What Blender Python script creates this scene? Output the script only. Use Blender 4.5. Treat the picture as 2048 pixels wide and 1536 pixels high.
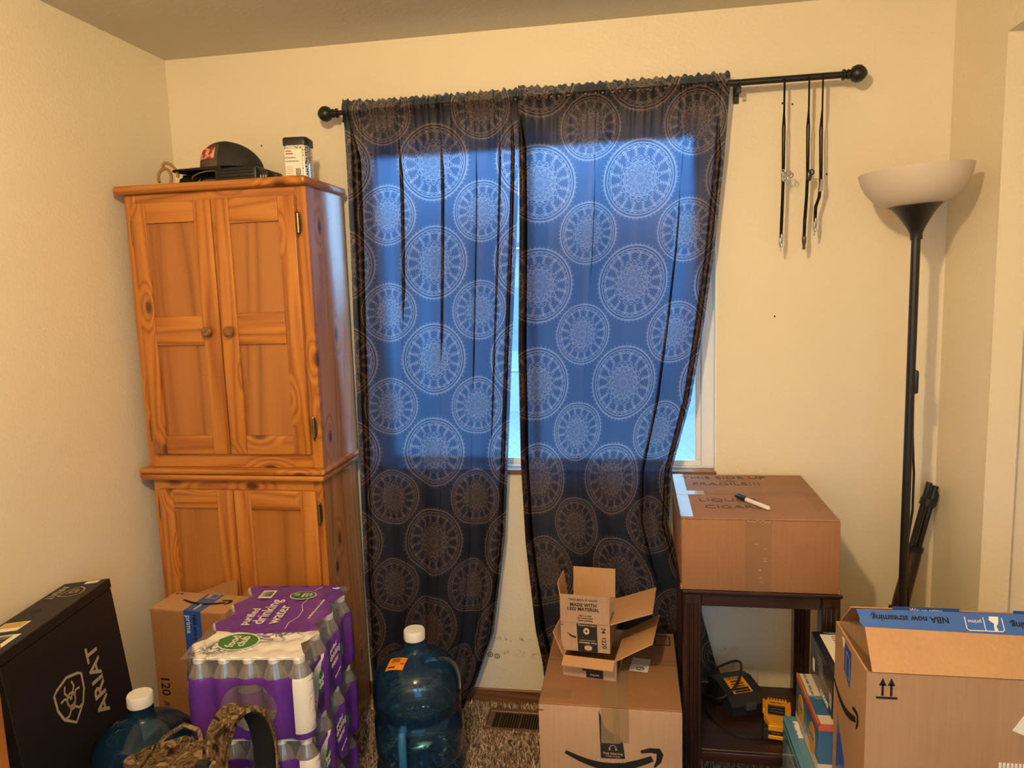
import bpy, bmesh, math, random
import numpy as np
from mathutils import Vector, Matrix
random.seed(7); RNG = np.random.default_rng(7)
for o in list(bpy.data.objects): bpy.data.objects.remove(o)
SC = bpy.context.scene
COL = SC.collection
PI = math.pi

# ---------------------------------------------------------------- camera
def set_camera():
    yaw, pitch, roll = 0.16769, 0.12828, -0.03231
    f = 1462.04
    cy, sy = math.cos(yaw), math.sin(yaw)
    right = Vector((cy, sy, 0)); fwd = Vector((-sy, cy, 0)); up = Vector((0, 0, 1))
    cp, sp = math.cos(pitch), math.sin(pitch)
    fwd, up = fwd*cp - up*sp, up*cp + fwd*sp
    cr, sr = math.cos(roll), math.sin(roll)
    right, up = right*cr + up*sr, up*cr - right*sr
    cam = bpy.data.cameras.new('camera'); co = bpy.data.objects.new('camera', cam); COL.objects.link(co)
    m = Matrix((right, up, -fwd)).transposed().to_4x4(); m.translation = (1.68556, -2.56783, 1.56695)
    co.matrix_world = m
    cam.sensor_fit = 'HORIZONTAL'; cam.sensor_width = 36; cam.lens = f/2048*36; cam.clip_start = .02
    SC.camera = co
set_camera()

# ---------------------------------------------------------------- world and exposure
SKY_COLOR = (.27, .62, 1.0); SKY_STRENGTH = 3.0
w = bpy.data.worlds.new('sky'); SC.world = w; w.use_nodes = True
bg = w.node_tree.nodes['Background']; bg.inputs[0].default_value = (*SKY_COLOR, 1); bg.inputs[1].default_value = SKY_STRENGTH
SC.view_settings.view_transform = 'Standard'; SC.view_settings.look = 'None'
SC.view_settings.gamma = 1; SC.view_settings.use_curve_mapping = False
SC.view_settings.exposure = 0.63
BULB_COLOR = (1.0, .72, .385); BULB_STRENGTH = 1180
BULB_POS = (1.36, -2.25, 2.27)

# ---------------------------------------------------------------- node helpers
class E:
    """a socket with arithmetic"""
    def __init__(s, t, k): s.t, s.k = t, k
    def op(s, o, *a, clamp=False):
        n = s.t.nodes.new('ShaderNodeMath'); n.operation = o; n.use_clamp = clamp
        for i, x in enumerate((s,)+a):
            if isinstance(x, E): s.t.links.new(x.k, n.inputs[i])
            else: n.inputs[i].default_value = x
        return E(s.t, n.outputs[0])
    def __add__(s, o): return s.op('ADD', o)
    def __sub__(s, o): return s.op('SUBTRACT', o)
    def __mul__(s, o): return s.op('MULTIPLY', o)
    def __truediv__(s, o): return s.op('DIVIDE', o)
    __radd__ = __add__; __rmul__ = __mul__
    def __rsub__(s, o): return (s*-1)+o
    def abs(s): return s.op('ABSOLUTE')
    def sin(s): return s.op('SINE')
    def lt(s, o): return s.op('LESS_THAN', o)
    def gt(s, o): return s.op('GREATER_THAN', o)
    def frac(s): return s.op('FRACT')
    def floor(s): return s.op('FLOOR')
    def max(s, o): return s.op('MAXIMUM', o)
    def min(s, o): return s.op('MINIMUM', o)
    def sqrt(s): return s.op('SQRT')
    def atan2(s, o): return s.op('ARCTAN2', o)
    def clamp(s): return s.op('ADD', 0.0, clamp=True)
    def near(s, c, wd): return (s-c).abs().lt(wd)
    def between(s, a, b): return s.gt(a)*s.lt(b)
    def step(s, a, b):
        return ((s-a)*(1.0/(b-a))).clamp()

def new_mat(name):
    m = bpy.data.materials.new(name); m.use_nodes = True
    t = m.node_tree; t.nodes.clear()
    out = t.nodes.new('ShaderNodeOutputMaterial')
    return m, t, out
def node(t, kind, **kw):
    n = t.nodes.new(kind)
    for k, v in kw.items():
        if k in n.inputs: n.inputs[k].default_value = v
        else: setattr(n, k, v)
    return n
def principled(t, out=None, col=None, rough=.5, spec=.5, metal=0, coat=0):
    p = t.nodes.new('ShaderNodeBsdfPrincipled')
    if col is not None:
        if isinstance(col, bpy.types.NodeSocket): t.links.new(col, p.inputs['Base Color'])
        else: p.inputs['Base Color'].default_value = (*col, 1)
    p.inputs['Roughness'].default_value = rough; p.inputs['Specular IOR Level'].default_value = spec
    p.inputs['Metallic'].default_value = metal; p.inputs['Coat Weight'].default_value = coat
    if out: t.links.new(p.outputs[0], out.inputs[0])
    return p
def objco(t): return t.nodes.new('ShaderNodeTexCoord').outputs['Object']
def xyz(t, vec):
    n = t.nodes.new('ShaderNodeSeparateXYZ'); t.links.new(vec, n.inputs[0])
    return [E(t, n.outputs[i]) for i in range(3)]
def noise(t, vec, scale, detail=3, rough=.5):
    n = node(t, 'ShaderNodeTexNoise'); n.inputs['Scale'].default_value = scale
    n.inputs['Detail'].default_value = detail; n.inputs['Roughness'].default_value = rough
    if vec is not None: t.links.new(vec, n.inputs['Vector'])
    return n
def mapping(t, vec, scale=(1, 1, 1), loc=(0, 0, 0)):
    n = t.nodes.new('ShaderNodeMapping'); n.inputs['Scale'].default_value = scale; n.inputs['Location'].default_value = loc
    t.links.new(vec, n.inputs[0]); return n.outputs[0]
def ramp(t, fac, stops):
    n = t.nodes.new('ShaderNodeValToRGB'); e = n.color_ramp.elements
    while len(e) < len(stops): e.new(.5)
    for i, (p, c) in enumerate(stops): e[i].position = p; e[i].color = (*c, 1)
    t.links.new(fac.k if isinstance(fac, E) else fac, n.inputs[0]); return n.outputs[0]
def mixc(t, fac, a, b):
    n = t.nodes.new('ShaderNodeMix'); n.data_type = 'RGBA'
    for idx, x in ((0, fac), (6, a), (7, b)):
        if isinstance(x, E): x = x.k
        if isinstance(x, bpy.types.NodeSocket): t.links.new(x, n.inputs[idx])
        elif idx == 0: n.inputs[0].default_value = x
        else: n.inputs[idx].default_value = (*x, 1)
    return n.outputs[2]
def mixs(t, fac, a, b):
    n = t.nodes.new('ShaderNodeMixShader')
    if isinstance(fac, E): fac = fac.k
    if isinstance(fac, bpy.types.NodeSocket): t.links.new(fac, n.inputs[0])
    else: n.inputs[0].default_value = fac
    t.links.new(a, n.inputs[1]); t.links.new(b, n.inputs[2]); return n.outputs[0]
def bump(t, p, h, strength=.3, dist=.002):
    b = t.nodes.new('ShaderNodeBump'); b.inputs['Strength'].default_value = strength; b.inputs['Distance'].default_value = dist
    t.links.new(h.k if isinstance(h, E) else h, b.inputs['Height']); t.links.new(b.outputs[0], p.inputs['Normal']); return b

def plain(name, col, rough=.5, spec=.5, metal=0, coat=0, grain=.08, scale=60):
    m, t, out = new_mat(name)
    n = noise(t, objco(t), scale, 3)
    c = mixc(t, n.outputs[0], tuple(x*(1-grain) for x in col), tuple(min(1, x*(1+grain)) for x in col))
    principled(t, out, c, rough, spec, metal, coat); return m
def paint(name, col, rough=.42, bscale=95, bstr=.3, stain=False):
    m, t, out = new_mat(name); co = objco(t)
    n1 = noise(t, co, bscale, 4, .55); n2 = noise(t, co, 2.2, 3)
    c = mixc(t, n2.outputs[0], tuple(x*.95 for x in col), tuple(min(1, x*1.03) for x in col))
    if stain:       # scuffed, dirty line low on the wall below the window
        X, Y, Z = xyz(t, co)
        n3 = noise(t, co, 45, 5, .7); n4 = noise(t, co, 9, 2)
        F = E(t, n3.outputs[0]); G = E(t, n4.outputs[0])
        band = 1.0-((Z-(G-.5)*.03-.262).abs()*90).clamp()
        band2 = (1.0-((Z-(G-.5)*.05-.205).abs()*45).clamp())*.6
        msk = (band.max(band2)*F.step(.5, .62)*X.between(1.08, 2.05)*.75).clamp()
        c = mixc(t, msk, c, (.06, .045, .03))
    p = principled(t, out, c, rough, .35)
    r = E(t, n1.outputs[0]).step(.42, .66)
    bump(t, p, r, bstr, .0016); return m
def wood(name, axis, light, dark, knots=.06, rough=.33, freq=1.0, coat=.25, flat=1):
    m, t, out = new_mat(name); co = objco(t)
    rnd = t.nodes.new('ShaderNodeObjectInfo').outputs['Random']
    add = node(t, 'ShaderNodeVectorMath', operation='ADD'); t.links.new(co, add.inputs[0])
    sc = node(t, 'ShaderNodeVectorMath', operation='SCALE'); sc.inputs[0].default_value = (3.1, 5.7, 2.3); t.links.new(rnd, sc.inputs['Scale'])
    t.links.new(sc.outputs[0], add.inputs[1]); v = add.outputs[0]
    s = [1, 1, 1]; s[axis] = .06
    vs = mapping(t, v, s)
    # knots bend the grain around them
    ks = [1, 1, 1]; ks[axis] = .5
    vor = node(t, 'ShaderNodeTexVoronoi'); vor.inputs['Scale'].default_value = 4.6; vor.inputs['Randomness'].default_value = 1
    vor.voronoi_dimensions = '2D'
    kx = xyz(t, mapping(t, v, ks)); pa, pb = [kx[i] for i in range(3) if i != flat]
    cb = t.nodes.new('ShaderNodeCombineXYZ'); t.links.new(pa.k, cb.inputs[0]); t.links.new(pb.k, cb.inputs[1])
    t.links.new(cb.outputs[0], vor.inputs['Vector']); D = E(t, vor.outputs['Distance'])
    big = E(t, noise(t, vs, 7*freq, 2).outputs[0])
    rings = ((big*11.0) + (1.0-D.step(0, .22))*(2.6 if knots else 0.0)).frac()
    fine = E(t, noise(t, mapping(t, v, [x if i != axis else .03 for i, x in enumerate((1, 1, 1))]), 190*freq, 3).outputs[0])
    band = (rings-.5).abs()*2.0
    g = (band*.55 + fine*.45)
    c = ramp(t, g, [(.12, tuple(x*.8 for x in dark)), (.40, tuple((a+b)/2 for a, b in zip(light, dark))), (.72, light)])
    if knots:
        kn = (1.0-D.step(knots*.55, knots*1.25))
        c = mixc(t, kn*.92, c, (.085, .022, .008))
    p = principled(t, out, c, rough, .5, 0, coat); p.inputs['Coat Roughness'].default_value = .18
    bump(t, p, g, .12, .0006); return m
def cardboard(name, col, rough=.75, streak=0):
    m, t, out = new_mat(name); co = objco(t)
    s = [1, 1, 1]; s[2] = .05
    n = noise(t, mapping(t, co, s), 130, 3); n2 = noise(t, co, 5, 4)
    f = E(t, n.outputs[0])*.35 + E(t, n2.outputs[0])*.65
    c = ramp(t, f, [(.3, tuple(x*.84 for x in col)), (.7, tuple(min(1, x*1.1) for x in col))])
    p = principled(t, out, c, rough, .25); bump(t, p, n.outputs[0], .15, .0008); return m
def clear_film(t, tint=(.93, .93, .95), milk=.12, rough=.12):
    tr = node(t, 'ShaderNodeBsdfTransparent'); tr.inputs[0].default_value = (*tint, 1)
    gl = node(t, 'ShaderNodeBsdfGlossy'); gl.inputs['Roughness'].default_value = rough
    df = node(t, 'ShaderNodeBsdfDiffuse'); df.inputs[0].default_value = (.8, .8, .8, 1)
    lw = node(t, 'ShaderNodeLayerWeight'); lw.inputs[0].default_value = .35
    a = mixs(t, milk, tr.outputs[0], df.outputs[0])
    f = (E(t, lw.outputs['Facing'])*.45+.05).clamp()
    return mixs(t, f, a, gl.outputs[0])

# ---------------------------------------------------------------- geometry helpers
def g_box(x0, x1, y0, y1, z0, z1, bev=.0, seg=1):
    if bev <= 0:
        v = [(x, y, z) for x in (x0, x1) for y in (y0, y1) for z in (z0, z1)]
        f = [(0, 1, 3, 2), (4, 6, 7, 5), (0, 4, 5, 1), (2, 3, 7, 6), (0, 2, 6, 4), (1, 5, 7, 3)]
        return v, f
    bm = bmesh.new(); bmesh.ops.create_cube(bm, size=1)
    for q in bm.verts: q.co = Vector(((x0+x1)/2+q.co.x*(x1-x0), (y0+y1)/2+q.co.y*(y1-y0), (z0+z1)/2+q.co.z*(z1-z0)))
    bmesh.ops.bevel(bm, geom=bm.edges[:], offset=bev, segments=seg, affect='EDGES', profile=.5)
    bm.verts.index_update()
    r = [tuple(q.co) for q in bm.verts], [tuple(q.index for q in fc.verts) for fc in bm.faces]
    bm.free(); return r
def g_tube(pts, r, n=8, closed=False, caps=True):
    P = [Vector(p) for p in pts]; N = len(P); R = r if isinstance(r, (list, tuple)) else [r]*N
    T = []
    for i in range(N):
        a = P[(i-1) % N] if (closed or i > 0) else P[i]; b = P[(i+1) % N] if (closed or i < N-1) else P[i]
        T.append((b-a).normalized())
    u = T[0].orthogonal().normalized(); v = []; f = []
    for i in range(N):
        u = (u - T[i]*u.dot(T[i])).normalized(); w2 = T[i].cross(u)
        for k in range(n):
            a = 2*PI*k/n; v.append(tuple(P[i]+(u*math.cos(a)+w2*math.sin(a))*R[i]))
    for i in range(N if closed else N-1):
        j = (i+1) % N
        for k in range(n): f.append((i*n+k, i*n+(k+1) % n, j*n+(k+1) % n, j*n+k))
    if caps and not closed: f.append(tuple(range(n-1, -1, -1))); f.append(tuple((N-1)*n+k for k in range(n)))
    return v, f
def g_lathe(prof, c=(0, 0), n=32):
    v = []; f = []
    for r, z in prof:
        for k in range(n): a = 2*PI*k/n; v.append((c[0]+r*math.cos(a), c[1]+r*math.sin(a), z))
    for i in range(len(prof)-1):
        for k in range(n): f.append((i*n+k, i*n+(k+1) % n, (i+1)*n+(k+1) % n, (i+1)*n+k))
    if prof[0][0] > 1e-4: f.append(tuple(range(n-1, -1, -1)))
    if prof[-1][0] > 1e-4: f.append(tuple((len(prof)-1)*n+k for k in range(n)))
    return v, f
def g_slab(pts, t):
    P = [Vector(p) for p in pts]; nrm = Vector((0, 0, 0))
    for i in range(len(P)): nrm += (P[i]-P[0]).cross(P[(i+1) % len(P)]-P[0])
    nrm.normalize(); n = len(P)
    v = [tuple(p) for p in P]+[tuple(p+nrm*t) for p in P]
    f = [tuple(range(n-1, -1, -1)), tuple(range(n, 2*n))]+[(i, (i+1) % n, n+(i+1) % n, n+i) for i in range(n)]
    return v, f
def g_join(gs):
    v = []; f = []
    for a, b in gs:
        k = len(v); v += list(a); f += [tuple(i+k for i in q) for q in b]
    return v, f
def g_move(g, m): return [tuple(m @ Vector(p)) for p in g[0]], g[1]

MATS = {}
def root_of(o):
    while o.parent: o = o.parent
    return o
def obj(name, g, mat, parent=None, smooth=False, world=False, angle=35):
    if isinstance(g, list): g = g_join(g)
    v, f = g
    if world and parent is not None:
        mi = root_of(parent).matrix_basis.inverted(); v = [tuple(mi @ Vector(p)) for p in v]
    me = bpy.data.meshes.new(name); me.from_pydata([tuple(p) for p in v], [], f); me.update()
    bm = bmesh.new(); bm.from_mesh(me); bmesh.ops.recalc_face_normals(bm, faces=bm.faces[:]); bm.to_mesh(me); bm.free()
    if smooth:
        me.polygons.foreach_set('use_smooth', [True]*len(me.polygons)); me.set_sharp_from_angle(angle=math.radians(angle))
    if mat is not None: me.materials.append(mat)
    o = bpy.data.objects.new(name, me); COL.objects.link(o)
    if parent is not None: o.parent = parent
    return o
def tag(o, label, cat, group=None):
    o['label'] = label; o['category'] = cat
    if group: o['group'] = group
    return o
def thing(name, label, cat, loc=(0, 0, 0), rotz=0, group=None, mtx=None):
    o = bpy.data.objects.new(name, None); COL.objects.link(o); o.empty_display_size = .05
    if mtx is not None: o.matrix_basis = mtx
    else: o.matrix_basis = Matrix.Translation(loc) @ Matrix.Rotation(rotz, 4, 'Z')
    return tag(o, label, cat, group)
def struct(name, g, mat, parent=None, **k):
    o = obj(name, g, mat, parent, **k)
    if parent is None: o['kind'] = 'structure'
    return o
def copy_tree(o, parent=None):
    c = o.copy(); COL.objects.link(c)
    if parent is not None: c.parent = parent
    for ch in list(o.children): copy_tree(ch, c)
    return c
def frame(O, U, V):
    U = Vector(U).normalized(); V = Vector(V); V = (V-U*V.dot(U)).normalized(); N = U.cross(V)
    m = Matrix((U, V, N)).transposed().to_4x4(); m.translation = O; return m
def text(name, s, size, O, U, V, mat, parent, world=False, align='CENTER', bold=0, xs=1.0, ext=.0003, lift=.0006):
    cu = bpy.data.curves.new(name, 'FONT'); cu.body = s; cu.size = size; cu.align_x = align; cu.align_y = 'CENTER'
    cu.offset = bold*size; cu.extrude = ext; cu.resolution_u = 2
    to = bpy.data.objects.new('tmp', cu); COL.objects.link(to)
    bpy.context.view_layer.update(); dg = bpy.context.evaluated_depsgraph_get()
    me = bpy.data.meshes.new_from_object(to.evaluated_get(dg)); bpy.data.objects.remove(to)
    m = frame(O, U, V); m = m @ Matrix.Translation((0, 0, lift)) @ Matrix.Diagonal((xs, 1, 1, 1))
    if world and parent is not None: m = root_of(parent).matrix_basis.inverted() @ m
    me.transform(m); me.name = name
    me.materials.clear(); me.materials.append(mat)
    o = bpy.data.objects.new(name, me); COL.objects.link(o)
    if parent is not None: o.parent = parent
    return o
def decal(name, pts2, O, U, V, mat, parent, world=False, t=.0006):
    if sum(pts2[i-1][0]*pts2[i][1]-pts2[i][0]*pts2[i-1][1] for i in range(len(pts2))) < 0: pts2 = pts2[::-1]
    m = frame(O, U, V); return obj(name, g_slab([m @ Vector((a, b, 0)) for a, b in pts2], t), mat, parent, world=world)
def rect(x0, x1, y0, y1): return [(x0, y0), (x1, y0), (x1, y1), (x0, y1)]
def ellipse(cx, cy, a, b, n=28, rot=0):
    r = []
    for k in range(n):
        th = 2*PI*k/n; x, y = a*math.cos(th), b*math.sin(th)
        r.append((cx+x*math.cos(rot)-y*math.sin(rot), cy+x*math.sin(rot)+y*math.cos(rot)))
    return r
def g_strip2(pts, wid, m, t=.0006):
    """a thick pen stroke in the plane of m, wid a number or a list"""
    P = [Vector((a, b)) for a, b in pts]; W = wid if isinstance(wid, list) else [wid]*len(P)
    L = []; R = []
    for i in range(len(P)):
        d = (P[min(i+1, len(P)-1)]-P[max(i-1, 0)]).normalized(); nn = Vector((-d.y, d.x))*W[i]/2
        L.append(P[i]+nn); R.append(P[i]-nn)
    v = [tuple(m @ Vector((*q, t))) for q in L+R]; n = len(P)
    f = [(i, n+i, n+i+1, i+1) for i in range(n-1)]
    return v, f
def smile(name, O, U, V, s, mat, parent, world=False, flip=1):
    """curved arrow under the logo, s = width"""
    m = frame(O, U, V)
    a = [(-.5*s*flip + s*k/20*.92*flip, -.17*s*math.sin(PI*(k/20*.86+.06))+.05*s) for k in range(21)]
    w = [s*(.012+.074*math.sin(PI*min(1, k/20*.62+.12))) for k in range(21)]
    g1 = g_strip2(a, w, m)
    b = [(.30*s*flip, .075*s), (.40*s*flip, .10*s), (.485*s*flip, .095*s), (.50*s*flip, .06*s), (.485*s*flip, -.02*s), (.44*s*flip, -.09*s)]
    g2 = g_strip2(b, [s*.035, s*.055, s*.07, s*.07, s*.055, s*.02], m)
    return obj(name, [g1, g2], mat, parent, world=world)
def interp(zs, xs, z):
    return float(np.interp(z, zs, xs))
# ---------------------------------------------------------------- materials
M = MATS
M['wall'] = paint('wall_paint', (.80, .72, .56), stain=False)
M['wall_back'] = paint('wall_paint_back', (.80, .72, .56), stain=True)
M['ceiling'] = paint('ceiling_paint', (.66, .63, .53), .8, 60, .25)
M['white_vinyl'] = plain('white_vinyl', (.85, .86, .86), .35, .5, grain=.02)
LIGHT, DARK = (.50, .19, .032), (.31, .085, .012)
M['pine_v'] = wood('pine_upright', 2, LIGHT, DARK)
M['pine_h'] = wood('pine_across', 0, LIGHT, DARK)
M['pine_d'] = wood('pine_depthwise', 1, LIGHT, DARK, flat=2)
M['pine_panel'] = wood('pine_panel', 2, (.40, .155, .035), (.30, .10, .020), knots=0, freq=.5)
M['pine_side'] = wood('pine_side', 2, (.52, .25, .10), (.38, .15, .045), knots=.055, rough=.25, coat=.8, flat=0)
M['brown_trim'] = wood('brown_trim', 0, (.22, .10, .04), (.12, .05, .02), knots=0)
M['mahogany'] = wood('mahogany', 2, (.032, .012, .009), (.012, .005, .004), knots=0, rough=.3)
M['mahogany_h'] = wood('mahogany_across', 0, (.032, .012, .009), (.012, .005, .004), knots=0, rough=.3)
M['black_metal'] = plain('black_metal', (.012, .011, .011), .38, .5)
M['black_plastic'] = plain('black_plastic', (.013, .014, .016), .42, .5)
M['black_cloth'] = plain('black_cloth', (.012, .012, .013), .85, .2, grain=.4, scale=400)
M['brass'] = plain('old_brass', (.20, .13, .05), .35, .5, metal=.9)
M['silver'] = plain('silver_metal', (.42, .40, .38), .32, .5, metal=1)
M['card'] = cardboard('cardboard', (.40, .245, .145))
M['card_in'] = cardboard('cardboard_inner', (.50, .29, .145))
M['card_dark'] = cardboard('cardboard_red_brown', (.31, .155, .078))
M['card_pale'] = cardboard('cardboard_pale', (.44, .285, .185))
M['ink'] = plain('black_ink', (.014, .013, .013), .6, .3)
M['white_ink'] = plain('white_ink', (.78, .76, .72), .5, .4, grain=.02)
M['blue_tape'] = plain('blue_tape', (.045, .13, .42), .35, .5)
M['deep_blue_tape'] = plain('deep_blue_tape', (.028, .085, .42), .35, .5)
M['white_paper'] = plain('white_paper', (.80, .77, .70), .6, .3, grain=.03)
M['white_plastic'] = plain('white_plastic', (.80, .78, .74), .4, .5, grain=.02)

def m_tape(name, tint, milk=.25):
    m, t, out = new_mat(name)
    tr = node(t, 'ShaderNodeBsdfTransparent'); tr.inputs[0].default_value = (1, 1, 1, 1) if milk < .1 else (.97, .95, .90, 1)
    p = principled(t, None, tint, .12, .6)
    n = noise(t, mapping(t, objco(t), (1, 1, 1)), 60, 4); bump(t, p, n.outputs[0], .5, .002)
    t.links.new(mixs(t, milk, tr.outputs[0], p.outputs[0]), out.inputs[0]); return m
M['clear_tape'] = m_tape('clear_tape', (.40, .26, .15), .08)
M['tan_tape'] = m_tape('tan_tape', (.50, .36, .21), .30)

# ---------------------------------------------------------------- room shell
XR, YC, H, T = 2.6705, -.3393, 2.44, .12
YF = -3.35
WX0, WX1, WZ0, WZ1 = .712, 1.962, .905, 2.098
def wall_with_hole(x0, x1, z0, z1, hx0, hx1, hz0, hz1, y0, y1):
    gs = [g_box(x0, hx0, y0, y1, z0, z1), g_box(hx1, x1, y0, y1, z0, z1), g_box(hx0, hx1, y0, y1, z0, hz0), g_box(hx0, hx1, y0, y1, hz1, z1)]
    return g_join(gs)
struct('floor', g_box(-T, 3.5, YF-T, T, -.1, 0), cardboard('carpet_backing', (.16, .10, .055)))
wb = struct('wall_back', wall_with_hole(-T, 3.5, 0, H, WX0, WX1, WZ0, WZ1, 0, .13), M['wall_back'])
struct('wall_left', g_box(-T, 0, YF, 0, 0, H), M['wall'])
struct('wall_front', wall_with_hole(-T, 3.5, 0, H, 1.55, 2.58, .40, 1.75, YF-T, YF), M['wall'])
struct('added_fill_window', [g_box(1.55, 2.58, YF-.08, YF-.03, .40, .44), g_box(1.55, 2.58, YF-.08, YF-.03, 1.71, 1.75), g_box(1.55, 1.59, YF-.08, YF-.03, .44, 1.71), g_box(2.54, 2.58, YF-.08, YF-.03, .44, 1.71), g_box(2.05, 2.08, YF-.075, YF-.035, .44, 1.71)], M['white_vinyl'])  # unseen window added behind the viewer to let in cool fill daylight
ZH = 2.203
struct('wall_right', [g_box(XR, XR+.078, YC, 0, 0, H), g_box(XR, XR+.078, -2.35, YC, ZH, H), g_box(XR, XR+.078, YF, -2.35, 0, H)], M['wall'])
struct('wall_closet', [g_box(3.32, 3.44, -2.45, -.25, 0, H), g_box(XR+.078, 3.32, -.315, -.20, 0, H), g_box(XR+.078, 3.32, -2.47, -2.35, 0, H)], M['wall'])
struct('ceiling', g_box(-T, 3.5, YF-T, T, H, H+.1), M['ceiling'])
struct('baseboard_back', g_box(.0, XR, -.012, 0, 0, .062, .003), M['brown_trim'])
struct('baseboard_left', g_box(0, .012, YF, -.012, 0, .062, .003), wood('brown_trim_left', 1, (.22, .10, .04), (.12, .05, .02), knots=0))
struct('baseboard_right', g_box(XR-.012, XR, YC, -.012, 0, .062, .003), MATS['brown_trim'])
# nail holes and small marks in the plaster
def hole(x, z, r=.0035):
    return [(x+r*math.cos(a)*(1 if k % 2 else .7), -.0006, z+r*math.sin(a)) for k, a in enumerate([2*PI*i/8 for i in range(8)])], [tuple(range(8))]
for x, z in ((.355, 2.115), (.46, 2.118), (2.165, 2.135), (2.196, 2.130), (2.305, 1.905), (2.15, 1.45)):
    obj('nail_hole', hole(x, z), M['ink'], wb)
for x, z in ((1.134, .196), (1.160, .191)):
    obj('screw_ring', g_tube([(x+.009*math.cos(a), -.001, z+.009*math.sin(a)) for a in [2*PI*i/12 for i in range(12)]], .0016, 5, True), plain('grime', (.10, .075, .05), .8), wb)
    obj('nail_hole', hole(x, z, .003), M['ink'], wb)
pl = struct('trim_1', g_box(2.027, 2.108, -.010, 0, .145, .226, .003, 2), M['wall'], smooth=True)
obj('seam', g_box(2.033, 2.102, -.0115, -.009, .214, .2155), M['wall'], pl)

# floor register
def vent():
    X0, X1, Y0, Y1, Z = 1.140, 1.440, -.190, -.045, .010
    t = thing('floor_vent', 'brown metal floor register set in the carpet below the window', 'vent', ((X0+X1)/2, (Y0+Y1)/2, 0))
    mt = plain('bronze_metal', (.17, .095, .05), .45, .5, metal=.3)
    b = .024
    obj('rim', [g_box(X0, X1, Y0, Y0+b, 0, Z, .003), g_box(X0, X1, Y1-b, Y1, 0, Z, .003), g_box(X0, X0+b, Y0+b, Y1-b, 0, Z, .003), g_box(X1-b, X1, Y0+b, Y1-b, 0, Z, .003)], mt, t, world=True)
    obj('well', g_box(X0+b, X1-b, Y0+b, Y1-b, .0004, .001), M['ink'], t, world=True)
    xs = [X0+b+.012+i*.0096 for i in range(25)]
    for i, x in enumerate(xs):
        wd = .0085 if i in (1, 9, 17) else .0042
        c = [(x-wd/2, Y0+b, .002), (x+wd/2, Y0+b, .0075), (x+wd/2, Y1-b, .0075), (x-wd/2, Y1-b, .002)]
        obj('slat', g_slab(c, .001), mt, t, world=True)
vent()

# carpet pile: one tufted surface
def carpet():
    m, t, out = new_mat('carpet_fibre')
    r = node(t, 'ShaderNodeNewGeometry').outputs['Random Per Island']
    c = ramp(t, r, [(0, (.14, .085, .05)), (.3, (.34, .225, .14)), (.65, (.56, .41, .28)), (1, (.78, .62, .46))])
    principled(t, out, c, .9, .15)
    n = 70000
    x = RNG.uniform(.55, 2.62, n); y = RNG.uniform(-.95, -.008, n)
    keep = ~((x > 1.138) & (x < 1.442) & (y > -.192) & (y < -.043))
    x, y = x[keep], y[keep]; n = len(x)
    h = RNG.uniform(.012, .024, n); a = RNG.uniform(0, 2*PI, n); wd = RNG.uniform(.0015, .0028, n)
    la = RNG.uniform(0, 2*PI, n); ll = RNG.uniform(.002, .012, n)
    dx, dy = np.cos(a)*wd, np.sin(a)*wd
    V = np.empty((n, 5, 3), np.float32)
    V[:, 0] = np.stack([x-dx, y-dy, 0*x], 1); V[:, 1] = np.stack([x+dx, y+dy, 0*x], 1)
    mx, my = x+np.cos(la)*ll*.4, y+np.sin(la)*ll*.4
    V[:, 2] = np.stack([mx+dx*1.1, my+dy*1.1, h*.6], 1); V[:, 3] = np.stack([mx-dx*1.1, my-dy*1.1, h*.6], 1)
    V[:, 4] = np.stack([x+np.cos(la)*ll, y+np.sin(la)*ll, h], 1)
    V[:, :, 1] = np.minimum(V[:, :, 1], -.002); V[:, :, 0] = np.minimum(V[:, :, 0], XR-.004)
    me = bpy.data.meshes.new('carpet_pile')
    me.vertices.add(5*n); me.vertices.foreach_set('co', V.reshape(-1))
    i = np.arange(n)*5
    q = np.stack([i, i+1, i+2, i+3], 1); tr = np.stack([i+3, i+2, i+4], 1)
    li = np.concatenate([q.reshape(-1), tr.reshape(-1)]).astype(np.int32)
    me.loops.add(len(li)); me.loops.foreach_set('vertex_index', li)
    st = np.concatenate([np.arange(n)*4, 4*n+np.arange(n)*3]).astype(np.int32)
    me.polygons.add(2*n); me.polygons.foreach_set('loop_start', st)
    me.update(calc_edges=True); me.validate(); me.materials.append(m)
    o = bpy.data.objects.new('carpet_pile', me); COL.objects.link(o)
    tag(o, 'brown and beige shag carpet pile covering the floor', 'carpet'); o['kind'] = 'stuff'
carpet()

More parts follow.
